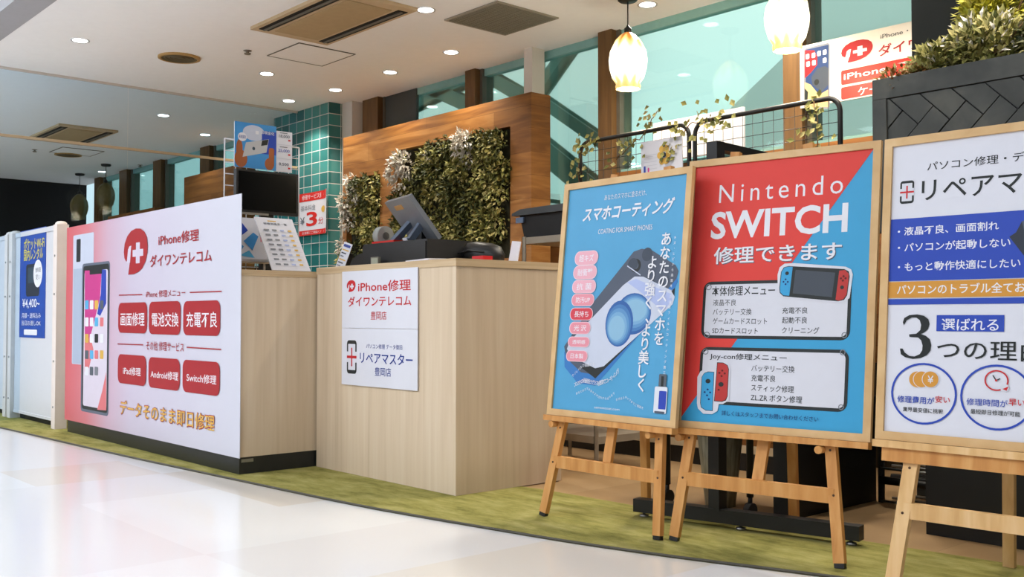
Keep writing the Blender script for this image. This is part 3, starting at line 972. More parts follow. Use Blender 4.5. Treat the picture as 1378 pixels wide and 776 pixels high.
# glazed teal tiles
m, n, l, p = nodes_of('glazed teal tile')
tc = n.new('ShaderNodeTexCoord'); mp = n.new('ShaderNodeMapping'); sx = n.new('ShaderNodeSeparateXYZ'); cx = n.new('ShaderNodeCombineXYZ'); ad = n.new('ShaderNodeMath')
ad.operation = 'ADD'
l.new(tc.outputs['Object'], sx.inputs[0]); l.new(sx.outputs['X'], ad.inputs[0]); l.new(sx.outputs['Y'], ad.inputs[1])
l.new(ad.outputs[0], cx.inputs['X']); l.new(sx.outputs['Z'], cx.inputs['Y'])
br = n.new('ShaderNodeTexBrick'); br.offset = 0.0
br.inputs['Scale'].default_value = 1.0; br.inputs['Brick Width'].default_value = 0.139; br.inputs['Row Height'].default_value = 0.104
br.inputs['Mortar Size'].default_value = 0.0035; br.inputs['Mortar Smooth'].default_value = 0.2
br.inputs['Color1'].default_value = rgb(32, 92, 92); br.inputs['Color2'].default_value = rgb(60, 132, 128); br.inputs['Mortar'].default_value = rgb(206, 206, 200)
l.new(cx.outputs[0], br.inputs['Vector']); l.new(br.outputs['Color'], p.inputs['Base Color'])
bu = n.new('ShaderNodeBump'); bu.inputs['Strength'].default_value = 0.4; bu.inputs['Distance'].default_value = 0.003; bu.invert = True
l.new(br.outputs['Fac'], bu.inputs['Height']); l.new(bu.outputs[0], p.inputs['Normal'])
p.inputs['Roughness'].default_value = 0.12; p.inputs['Specular IOR Level'].default_value = 0.6
M_tile = m

# pink panel print: colour runs from rose at the left end to pale lilac
m, n, l, p = nodes_of('rose to lilac printed panel')
tc = n.new('ShaderNodeTexCoord'); sx = n.new('ShaderNodeSeparateXYZ'); mth = n.new('ShaderNodeMath'); mth.operation = 'DIVIDE'; mth.inputs[1].default_value = 2.59
l.new(tc.outputs['Object'], sx.inputs[0]); l.new(sx.outputs['X'], mth.inputs[0])
cr = n.new('ShaderNodeValToRGB'); els = cr.color_ramp.elements
stops = ((0.0, (222, 106, 112)), (0.16, (224, 134, 142)), (0.30, (216, 182, 200)), (0.45, (215, 204, 222)), (0.75, (218, 214, 228)), (1.0, (219, 219, 231)))
while len(els) < len(stops): els.new(0.5)
for e, (pos, c) in zip(els, stops):
    e.position = pos; e.color = rgb(*c, 0.80)
l.new(mth.outputs[0], cr.inputs[0]); l.new(cr.outputs[0], p.inputs['Base Color'])
p.inputs['Roughness'].default_value = 0.4; p.inputs['Specular IOR Level'].default_value = 0.25
M_pink = m

M_down = emit_mat('downlight lens', (255, 250, 240), 9.0)
M_leaf = foliage_mat('olive leaves', [(0.0, (70, 76, 34)), (0.35, (116, 116, 56)), (0.7, (160, 154, 88)), (1.0, (196, 182, 124))])  # paler stops put yellowish highlights into the leaf colour
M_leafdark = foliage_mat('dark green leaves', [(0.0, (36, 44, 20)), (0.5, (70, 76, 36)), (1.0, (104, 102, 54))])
M_leafpale = foliage_mat('pale silvery leaves', [(0.0, (176, 168, 150)), (0.5, (206, 200, 188)), (1.0, (226, 222, 214))])
M_leaflime = foliage_mat('lime leaves', [(0.0, (140, 140, 36)), (0.5, (188, 182, 62)), (1.0, (214, 204, 98))])
M_leafrust = foliage_mat('rust leaves', [(0.0, (110, 66, 28)), (0.5, (146, 96, 46)), (1.0, (160, 128, 66))])
M_soil = mat('dark moss backing', (40, 38, 20), 0.95, var=0.4, scale=40)
M_twig = mat('brown twig', (104, 78, 44), 0.8, var=0.2)

# ------------------------------------------------------------------ room shell
HC = 2.70
YW = 4.98
struct('floor', MB().box((-20, -9, -0.12), (6, 9, 0.0)), M_floor)
fw_ = [(-15.0, 2.55), (-8.5, 2.60), (-7.4, 2.7), (-5.5, 2.9), (-4.0, 3.05), (-3.35, 3.139), (-2.8, 3.155), (-2.3, 3.226), (-1.85, 3.25), (-1.3, 3.30), (0.0, 3.45), (1.5, 3.6)]
mb = MB()
mb.prism([(x, y, 0.0) for x, y in fw_] + [(1.5, YW, 0), (-15.0, YW, 0)], (0, 0, 0.004))
struct('floor_wood', mb, M_woodfloor)
ce = [(-15.0, 1.75), (-10.5, 1.90), (-8.5, 2.02), (-7.424, 2.085), (-6.454, 2.131), (-5.624, 2.177), (-4.986, 2.222), (-4.349, 2.268), (-3.848, 2.305), (-3.405, 2.352), (-2.782, 2.455), (-2.482, 2.512), (-2.151, 2.598), (-1.837, 2.70), (-1.5, 2.81), (-1.166, 2.925), (-0.6, 3.12), (0.2, 3.40)]


def smooth(pts, n=5):
    out = []
    for i in range(len(pts) - 1):
        p0, p1, p2, p3 = pts[max(i - 1, 0)], pts[i], pts[i + 1], pts[min(i + 2, len(pts) - 1)]
        for k in range(n):
            t = k / n
            out.append(tuple(0.5 * (2 * p1[a] + (p2[a] - p0[a]) * t + (2 * p0[a] - 5 * p1[a] + 4 * p2[a] - p3[a]) * t * t + (3 * p1[a] - p0[a] - 3 * p2[a] + p3[a]) * t ** 3) for a in (0, 1)))
    return out + [pts[-1]]


ces = smooth(ce)
back = [(0.2, 3.46)] + [q for q in fw_[::-1] if q[0] < 0.0]
mb = MB()
mb.prism([(x, y, 0.0) for x, y in ces] + [(x, y + 0.02, 0.0) for x, y in back], (0, 0, 0.008))
car = solo('carpet', mb, M_carpet, 'strip of mottled olive green carpet with curved edge running under the counters and easels', 'carpet')
mb = MB()
mb.tube([(x, y, 0.006) for x, y in ces], 0.005, 6)
o = mb.build('edge_strip', mat('dark carpet edging', (70, 66, 56), 0.6), None)
o.data.transform(Matrix.Translation(-car.location)); o.parent = car

# shop ceiling and its front edge
struct('ceiling', MB().box((-15.0, 1.95, HC), (4.0, YW + 0.1, HC + 0.15)), M_ceil)
struct('trim_1', MB().box((-15.0, 1.76, HC - 0.012), (4.0, 1.95, HC + 0.15)), M_trim)
struct('ceiling_mall', MB().box((-20, -9, 3.6), (6, 1.76, 3.75)), mat('mall ceiling paint', (226, 226, 226), 0.9, var=0.01))
struct('wall_front', MB().box((-20, 1.70, HC + 0.14), (6, 1.76, 3.6)), mat('bulkhead paint', (90, 90, 92), 0.8))
struct('wall_mall', MB().box((-20, -9.1, 0), (6, -9.0, 3.6)), mat('mall wall paint', (222, 222, 222), 0.8, var=0.02))
struct('wall_right', MB().box((4.0, -9.0, 0), (4.1, YW, 3.6)), mat('right wall paint', (214, 212, 206), 0.8, var=0.02))
struct('wall_far', MB().box((-15.2, -9.0, 0), (-15.0, YW + 0.1, 3.6)), M_farwall)
# wainscots below the windows
struct('wall_back', MB().box((-4.60, YW - 0.03, 0.55), (4.0, YW + 0.08, 1.745)), M_wains)
struct('wall_back_sill', MB().box((-15.0, YW - 0.02, 0.0), (-4.60, YW + 0.08, 1.30)), M_wains)
struct('baseboard_back', MB().box((-4.60, YW - 0.05, 0.0), (4.0, YW + 0.08, 0.55)), M_darkwains)
# window wall: bays between mullions, each with head rail and pane
mull = [(-14.1, .2), (-13.15, .26), (-12.05, .24), (-10.72, .24), (-8.95, .18), (-7.40, .24), (-6.02, .12), (-4.60, .12), (-3.165, .12), (-1.7, .12), (-0.2, .12), (1.3, .12), (2.8, .12)]
for i in range(len(mull) - 1):
    x0 = mull[i][0] + mull[i][1] / 2
    x1 = mull[i + 1][0] - mull[i + 1][1] / 2
    z0 = 1.30 if x1 < -4.5 else 1.745
    w = thing('window_%d' % (i + 1), None, None, ((x0 + x1) / 2, YW, z0), kind='structure')
    MB().box((x0, YW + 0.02, z0), (x1, YW + 0.028, HC - 0.05)).build('pane', M_window, w)
    MB().box((x0, YW - 0.0, HC - 0.055), (x1, YW + 0.06, HC)).box((x0, YW - 0.01, z0), (x1, YW + 0.06, z0 + 0.02)).build('frame', mat('pale teal window frame', (128, 172, 168), 0.5), w)
for i, (x, wd) in enumerate(mull):
    w = thing('trim_%d' % (i + 2), None, None, (x, YW, 1.3), kind='structure')
    MB().box((x - wd / 2, YW - 0.07, 1.25), (x + wd / 2, YW - 0.02, HC)).build('mullion_face', M_mull_wood, w)
    MB().box((x - wd / 2 - 0.012, YW - 0.02, 1.25), (x + wd / 2 + 0.03, YW + 0.09, HC)).build('mullion_core', M_mull_metal, w)
struct('wall_panel', MB().box((-7.27, YW - 0.01, 1.30), (-6.80, YW + 0.015, HC)), mat('dark grey blind panel', (62, 66, 64), 0.5, var=0.05))
# white square columns standing against the windows
struct('column', MB().box((-5.30, YW - 0.16, 0), (-5.215, YW - 0.04, HC)), M_column, bevel=0.004)
struct('column_white', MB().box((-7.745, YW - 0.14, 0), (-7.58, YW - 0.02, HC)), M_column, bevel=0.004)
# teal tiled column that the glass partition runs into
struct('column_tiled', MB().box((-8.76, 4.713, 0), (-7.754, YW - 0.04, HC)), M_tile, bevel=0.006)
# charcoal wall stub at the right, behind the planter
struct('wall_stub', MB().box((-2.16, 4.30, 0), (-0.6, 4.90, HC)), M_darkwall)

# glass partition at the left
XP = -8.31
gp = thing('wall_left', None, None, (XP, 3.3, 0), kind='structure')
for y0, y1 in ((1.96, 3.135), (3.141, 4.708)):
    MB().box((XP - 0.005, y0, 2.185), (XP + 0.005, y1, HC)).build('pane', M_partition, gp)
    MB().box((XP - 0.005, y0, 0.0), (XP + 0.005, y1, 2.165)).build('pane', M_partition, gp)
MB().box((XP - 0.012, 1.96, 2.165), (XP + 0.012, 4.708, 2.185)).build('rail', mat('warm brass rail', (186, 164, 132), 0.4), gp)
MB().box((XP - 0.01, 1.96, HC - 0.018), (XP + 0.01, 4.708, HC)).build('head_rail', M_column, gp)

# ------------------------------------------------------------------ outdoors beyond the glass
sf = thing('steel_frame', 'sea green braced steel frame outside the windows, seen around the wooden planted wall', 'steel frame', (-7.0, 6.2, 0))
for x in (-9.3, -6.75, -5.70):
    MB().box((x - .07, 6.20, 0), (x + .07, 6.34, 3.6)).build('post', M_outsteel, sf)
for a, b, w in (((-6.70, 2.68), (-5.95, 3.30), .10), ((-6.70, 2.84), (-5.70, 2.20), .10), ((-6.70, 2.42), (-5.70, 1.73), .20), ((-7.45, 3.18), (-6.70, 2.76), .12), ((-9.3, 3.62), (-6.75, 2.49), .14), ((-9.3, 2.87), (-6.75, 3.20), .12)):
    mb = MB()
    mb.beam((a[0], 6.15, a[1]), (b[0], 6.15, b[1]), w * .5, .10, (0, 1, 0))
    mb.beam((a[0], 6.10, a[1]), (b[0], 6.10, b[1]), w, .02, (0, 1, 0))
    mb.beam((a[0], 6.21, a[1]), (b[0], 6.21, b[1]), w, .02, (0, 1, 0))
    mb.build('brace', M_outsteel, sf)
solo('building', MB().prism([(-5.75, 7.5, 2.50), (-4.70, 7.5, 3.17), (-4.70, 7.5, 5.0), (3.0, 7.5, 5.0), (3.0, 7.5, 0), (-5.75, 7.5, 0)], (0, 1.5, 0)), M_outpale, 'pale building with a sloping roof edge outside the windows behind the wire mesh panels', 'building')
solo('building', MB().box((-19, 7.7, 0), (-9.0, 8.8, 2.25)).box((-19, 7.6, 2.2), (-9.0, 8.8, 2.32)), M_outpale, 'low pale building outside seen through the glass partition', 'building')

# ------------------------------------------------------------------ ceiling fittings
def downlight(x, y, lab, on=True):
    t = thing('downlight', lab, 'ceiling light', (x, y, HC - 0.012), group='recessed downlights in the shop ceiling')
    MB().lathe((x, y, HC), [(0.047, -0.002), (0.062, -0.006), (0.062, -0.0005)], 24, False, False).build('trim_ring', M_white, t)
    MB().lathe((x, y, HC), [(0.001, -0.0045), (0.048, -0.0045)], 24, True, False).build('lens', M_down, t)
    if on:
        d = bpy.data.lights.new('warm_spot_lamp', 'SPOT')
        d.energy = DOWNLIGHT_W; d.spot_size = R(120); d.spot_blend = 0.6; d.shadow_soft_size = 0.05; d.color = WARM
        lo = bpy.data.objects.new('warm_spot_lamp', d)
        lo.location = (0, 0, -0.01)
        col.objects.link(lo)
        lo.parent = t
    return t


for x, y, lab in ((-7.162, 2.37, 'bright downlight nearest the front edge of the ceiling, far from the window side'), (-7.177, 3.796, 'bright downlight beside the access panel, before the glass partition'),
                  (-7.95, 4.42, 'bright downlight nearest the glass partition and tiled column'), (-7.305, 4.50, 'bright downlight above the left end of the planted wall, second from the tiled column'),
                  (-6.494, 4.493, 'bright downlight third from the tiled column, above the planted wall'), (-5.708, 4.48, 'bright downlight fourth from the tiled column, near the white column'),
                  (-5.021, 3.74, 'bright downlight between the air conditioner and the square vent'), (-4.034, 4.69, 'bright downlight by the cord of the smaller pendant lamp')):
    downlight(x, y, lab)
for x, y, lab in ((-9.312, 3.853, 'dim downlight seen through the glass, right of the far air conditioner'), (-10.01, 4.59, 'dim downlight seen through the glass close beside the tiled column'), (-13.45, 4.75, 'small downlight beyond the glass just by the hanging lamps')):
    downlight(x, y, lab, x > -13)
# added warm spots without fittings, out of frame, brighten the easels and planter
for x, y in ((-3.0, 3.74), (-1.3, 3.45), (-2.4, 4.3), (-3.3, 4.69)):
    d = bpy.data.lights.new('warm_spot_lamp', 'SPOT')
    d.energy = DOWNLIGHT_W * 1.5; d.spot_size = R(120); d.spot_blend = 0.6; d.shadow_soft_size = 0.05; d.color = WARM
    lo = bpy.data.objects.new('warm_spot_lamp', d); lo.location = (x, y, HC - 0.02); col.objects.link(lo)

M_ac = mat('beige air conditioner', (196, 172, 138), 0.6, var=0.03)
M_slot = mat('dark slot', (26, 24, 20), 0.7, var=0.1)


def cassette(x, y, lab):
    t = thing('air_conditioner', lab, 'air conditioner', (x, y, HC - 0.03), group='ceiling cassette air conditioners')
    # +-0.53 along X, +-0.29 along Y
    mb = MB().box((x - 0.53, y - 0.29, HC - 0.022), (x + 0.53, y + 0.29, HC - 0.001))
    mb.build('panel', M_ac, t, bevel=0.006)
    for s in (-1, 1):
        yc = y + s * 0.225
        MB().box((x - 0.47, yc - 0.035, HC - 0.026), (x + 0.47, yc + 0.035, HC - 0.021)).build('slot', M_slot, t)
        MB().box((x - 0.46, yc - 0.010, HC - 0.034), (x + 0.46, yc + 0.004, HC - 0.024)).build('louver', mat('grey louver', (110, 102, 90), 0.5), t)
    MB().box((x - 0.44, y - 0.16, HC - 0.028), (x + 0.44, y + 0.16, HC - 0.021)).build('intake_cover', mat('tan intake cover', (178, 154, 116), 0.7), t, bevel=0.004)
    return t


cassette(-5.55, 3.385, 'beige two-slot ceiling air conditioner above the counters, nearest the viewer')
cassette(-10.9, 3.53, 'air conditioner in the ceiling beyond the glass partition')


def access(x, y, lab):
    t = thing('access_panel', lab, 'access panel', (x, y, HC - 0.01), group='ceiling access panels')
    h = 0.232
    MB().box((x - h + .008, y - h + .008, HC - 0.004), (x + h - .008, y + h - .008, HC - 0.0005)).build('lid', M_ceil, t)
    mb = MB()
    for a, b in (((-h, -h), (h, -h + .006)), ((-h, h - .006), (h, h)), ((-h, -h), (-h + .008, h)), ((h - .008, -h), (h, h))):
        mb.box((x + a[0], y + a[1], HC - 0.006), (x + b[0], y + b[1], HC - 0.0005))
    mb.build('frame', mat('dull grey panel frame', (104, 102, 94), 0.5), t)


access(-6.44, 3.76, 'square ceiling access panel beside the near air conditioner')
access(-12.02, 3.955, 'square ceiling access panel seen beyond the glass partition')
t = thing('ceiling_vent', 'square perforated grey ceiling vent near the pendant lamps', 'vent', (-4.845, 4.21, HC - 0.01))
x, y = -4.845, 4.21
MB().box((x - .26, y - .26, HC - 0.010), (x + .26, y + .26, HC - 0.001)).build('frame', mat('vent frame grey', (150, 144, 130), 0.6), t, bevel=0.004)
mb = MB()
for i in range(24):
    q = x - 0.235 + i * 0.0204
    mb.box((q, y - .24, HC - 0.014), (q + 0.011, y + .24, HC - 0.009))
for i in range(12):
    q = y - 0.235 + i * 0.0408
    mb.box((x - .24, q, HC - 0.0135), (x + .24, q + 0.008, HC - 0.0095))
mb.build('grille', mat('vent grille grey', (120, 116, 102), 0.6), t)


def round_vent(x, y, lab):
    t = thing('round_diffuser', lab, 'vent', (x, y, HC - 0.02), group='round ceiling diffusers')
    MB().lathe((x, y, HC), [(0.150, -0.0005), (0.150, -0.012), (0.128, -0.016), (0.125, -0.006)], 28, False, False).build('rim', mat('tan diffuser rim', (176, 142, 88), 0.6), t)
    mb = MB()
    mb.lathe((x, y, HC), [(0.001, -0.004), (0.126, -0.004)], 28, True, False)
    for r_ in (0.03, 0.06, 0.09, 0.115):
        mb.lathe((x, y, HC), [(r_, -0.003), (r_ + 0.012, -0.012), (r_ + 0.014, -0.003)], 28, False, False)
    mb.build('cone', mat('diffuser grey', (96, 86, 64), 0.6), t)


round_vent(-7.152, 3.073, 'round tan ceiling diffuser in front of the glass partition')
round_vent(-12.3, 3.95, 'round diffuser in the ceiling beyond the glass partition')
for x, y, lab in ((-6.646, 3.362, 'small grey sprinkler in the ceiling between diffuser and air conditioner'), (-12.2, 3.55, 'small sprinkler in the ceiling beyond the glass'), (-12.55, 4.9, 'small ceiling sensor beyond the glass near the hanging lamps')):
    solo('sprinkler', MB().lathe((x, y, HC), [(0.001, -0.03), (0.022, -0.028), (0.024, -0.02), (0.01, -0.016), (0.012, -0.004), (0.03, -0.003), (0.03, -0.0005)], 16, False, False), mat('sprinkler grey', (120, 112, 98), 0.5), lab, 'sprinkler', 'ceiling sprinklers')

# pendant lamps: petal-ribbed glowing shade with a narrow collar
m, n, l, p = nodes_of('glowing amber lamp shade')
tc = n.new('ShaderNodeTexCoord'); sx = n.new('ShaderNodeSeparateXYZ')
l.new(tc.outputs['Object'], sx.inputs[0])
at = n.new('ShaderNodeMath'); at.operation = 'ARCTAN2'
l.new(sx.outputs['X'], at.inputs[0]); l.new(sx.outputs['Y'], at.inputs[1])
ml = n.new('ShaderNodeMath'); ml.operation = 'MULTIPLY'; ml.inputs[1].default_value = 9
sn = n.new('ShaderNodeMath'); sn.operation = 'SINE'
l.new(at.outputs[0], ml.inputs[0]); l.new(ml.outputs[0], sn.inputs[0])
m2 = n.new('ShaderNodeMath'); m2.operation = 'MULTIPLY'; m2.inputs[1].default_value = 0.022
l.new(sn.outputs[0], m2.inputs[0])
a2 = n.new('ShaderNodeMath'); a2.operation = 'ADD'
l.new(sx.outputs['Z'], a2.inputs[0]); l.new(m2.outputs[0], a2.inputs[1])
mr = n.new('ShaderNodeMapRange'); mr.inputs['From Min'].default_value = 0.0; mr.inputs['From Max'].default_value = 0.34
l.new(a2.outputs[0], mr.inputs['Value'])
cr = n.new('ShaderNodeValToRGB'); els = cr.color_ramp.elements
stops = ((0.0, (236, 196, 120)), (0.10, (246, 222, 150)), (0.20, (255, 244, 214)), (0.66, (255, 244, 220)), (0.80, (250, 226, 150)), (0.92, (222, 152, 60)), (1.0, (190, 110, 36)))
while len(els) < len(stops): els.new(0.5)
for e, (pos, c) in zip(els, stops):
    e.position = pos; e.color = rgb(*c)
l.new(mr.outputs[0], cr.inputs[0])
cr2 = n.new('ShaderNodeValToRGB'); els = cr2.color_ramp.elements
for q in ((0.12, 0.75), (0.24, 1.9), (0.62, 1.9), (0.82, 0.85), (1.0, 0.5)):
    pass
while len(els) < 5: els.new(0.5)
for e, (pos, v) in zip(els, ((0.10, 0.36), (0.24, 1.0), (0.62, 1.0), (0.82, 0.42), (1.0, 0.28))):
    e.position = pos; e.color = (v, v, v, 1)
l.new(mr.outputs[0], cr2.inputs[0])
st = n.new('ShaderNodeMath'); st.operation = 'MULTIPLY'; st.inputs[1].default_value = 2.2
l.new(cr2.outputs[0], st.inputs[0])
l.new(cr.outputs[0], p.inputs['Base Color']); l.new(cr.outputs[0], p.inputs['Emission Color']); l.new(st.outputs[0], p.inputs['Emission Strength'])
M_shade = m
M_shade_off = mat('unlit amber shade', (92, 78, 36), 0.5, var=0.2, scale=30)


def pendant(x, y, zb, lab, lit):
    t = thing('pendant_lamp', lab, 'pendant lamp', (x, y, zb), group='lit pendant lamps' if lit else 'unlit pendant lamps beyond the glass')
    prof = [(0.070, 0.0), (0.074, 0.02), (0.070, 0.035), (0.092, 0.07), (0.108, 0.13), (0.112, 0.18), (0.104, 0.235), (0.080, 0.285), (0.048, 0.32), (0.022, 0.338)]
    mb = MB()
    n_ = 36
    mb.lathe((x, y, zb), prof, n_, False, False)
    c = Vector((x, y, 0))
    for v in mb.bm.verts:   # ribs
        d = Vector((v.co.x - x, v.co.y - y, 0))
        k = 1 + 0.05 * math.sin(9 * math.atan2(d.y, d.x))
        v.co.x = x + d.x * k; v.co.y = y + d.y * k
    mb.build('shade', M_shade if lit else M_shade_off, t)
    MB().lathe((x, y, zb), [(0.022, 0.336), (0.022, 0.365), (0.012, 0.372), (0.006, 0.385)], 14).build('cap', M_black, t)
    MB().tube([(x, y, zb + 0.38), (x, y, HC - 0.02)], 0.004, 6).build('cord', M_black, t)
    MB().lathe((x, y, HC), [(0.06, -0.0005), (0.06, -0.018), (0.05, -0.026), (0.001, -0.028)], 20, False, False).build('canopy', M_black, t)
    if lit:
        d = bpy.data.lights.new('pendant_bulb', 'POINT')
        d.energy = PENDANT_W; d.shadow_soft_size = 0.06; d.color = (1, 0.84, 0.6)
        lo = bpy.data.objects.new('pendant_bulb', d); lo.location = (0, 0, -0.05); col.objects.link(lo); lo.parent = t


pendant(-4.025, 4.5, 2.148, 'glowing ribbed pendant lamp hanging left of the wire mesh panels by the wooden mullion', True)
pendant(-2.927, 4.5, 2.161, 'glowing ribbed pendant lamp hanging above the right mesh panel next to the wall sign', True)
pendant(-12.78, 4.56, 2.13, 'unlit pendant lamp beyond the glass, nearer the windows', False)
pendant(-13.85, 4.6, 2.09, 'unlit pendant lamp beyond the glass, farther along the dark wall', False)

# ------------------------------------------------------------------ counters
# long counter with the printed panel on its front
c1 = thing('counter', 'long oak laminate counter with black plinth behind the printed pink and white panel', 'counter', (-5.93, 2.55, 0))
MB().box((-7.20, 2.325, 0.092), (-4.656, 3.05, 0.995)).build('body', M_lam_front, c1)
MB().box((-7.20, 2.322, 0.995), (-4.652, 3.05, 1.025)).build('top', M_lam_edge, c1, bevel=0.003)
pl = MB().box((-7.20, 2.330, 0.0085), (-4.660, 3.04, 0.092)).build('plinth', M_plinth, c1)
MB().box((-4.6605, 2.34, 0.066), (-4.6575, 2.405, 0.082)).build('badge', M_steel, pl)
# square counter with the two shop signs
c2 = thing('counter', 'square oak laminate counter with the two white shop signs on its front', 'counter', (-4.06, 3.08, 0))
MB().box((-4.645, 2.757, 0.0085), (-3.475, 3.40, 1.012)).build('body', M_lam_front, c2)
MB().box((-4.648, 2.753, 1.012), (-3.471, 3.405, 1.046)).build('top', M_lam_edge, c2, bevel=0.002)

pk = thing('sign_panel', 'tall printed panel fading from rose to white with red lettering and phones', 'sign', (-7.23, 2.32, 0.09))
MB().box((0, -0.0, 0.0), (2.592, 0.003, 1.312)).build('board', M_pink, pk, local=True)
q = Print(); q.run(ART['pink']); q.build(pk, upright(0, 0.0, 0))

for z0, z1, lab, lo, hi in ((0.7335, 1.0165, 'white sign with red lettering on the square counter, upper of the two', 0, 5), (0.4505, 0.732, 'white sign with blue lettering and phone symbol on the square counter, lower of the two', 5, 99)):
    t = thing('counter_sign', lab, 'sign', (-4.388, 2.75, z0))
    MB().box((-4.388, 2.7475, z0), (-3.746, 2.753, z1)).build('board', M_paper, t, bevel=0.001)
    items = [e for e in ART['csign'] if (e[0] != 'l')]
    sel = [e for e in items if (((e[4] if e[0] == 't' else e[4]) > 0.27) == (lo == 0))]
    q = Print(); q.run(sel)
    q.build(t, upright(0, -0.0025, 0.4505 - z0))

# ------------------------------------------------------------------ white hoarding units at the left
def hoarding(x0, x1, y, lab, grp):
    t = thing('partition_panel', lab, 'partition', ((x0 + x1) / 2, y, 0), group=grp)
    for x in (x0, x1):
        s = 1 if x == x1 else -1
        mb = MB().box((x - 0.04, y - 0.04, 0.0085), (x + 0.04, y + 0.04, 1.44))
        mb.lathe((x, y, 1.44), [(0.04, 0), (0.038, 0.012), (0.025, 0.022), (0.001, 0.026)], 16, False, False)
        pst = mb.build('post', M_beige, t, bevel=0.012)
        for z in (0.16, 0.48, 0.95, 1.22):
            MB().tube([(x, y - 0.039, z), (x, y - 0.044, z)], 0.008, 8).build('screw', M_steel, pst)
    MB().box((x0 + 0.04, y - 0.012, 0.055), (x1 - 0.04, y + 0.012, 1.43)).build('sheet', M_white, t)
    MB().box((x0 + 0.05, y - 0.02, 1.405), (x1 - 0.05, y + 0.02, 1.44)).box((x0 + 0.05, y - 0.018, 0.055), (x1 - 0.05, y + 0.018, 0.075)).build('rail', M_white, t, bevel=0.004)
    mb = MB()
    mb.box((x0 + 0.06, y + 0.03, 0.0085), (x1 - 0.06, y + 0.05, 0.06)).build('gap_shade_strip', M_blackmatte, t)  # black strip stands for shade in the open gap under the sheet
    return t


hoarding(-8.50, -7.43, 2.345, 'white panel partition with two posts holding the blue poster', 'white panel partitions at the left')
hoarding(-9.70, -8.62, 2.345, 'white panel partition cut off at the left side, without a poster', 'white panel partitions at the left')
wf = thing('poster', 'blue poster with yellow lettering on the white partition', 'poster', (-8.33, 2.331, 0.635))
MB().box((-8.33, 2.3295, 0.635), (-7.715, 2.3325, 1.447)).build('sheet', M_wifiblue, wf)
q = Print(); q.run(ART['wifi']); q.build(wf, upright(0, -0.0015, 0))

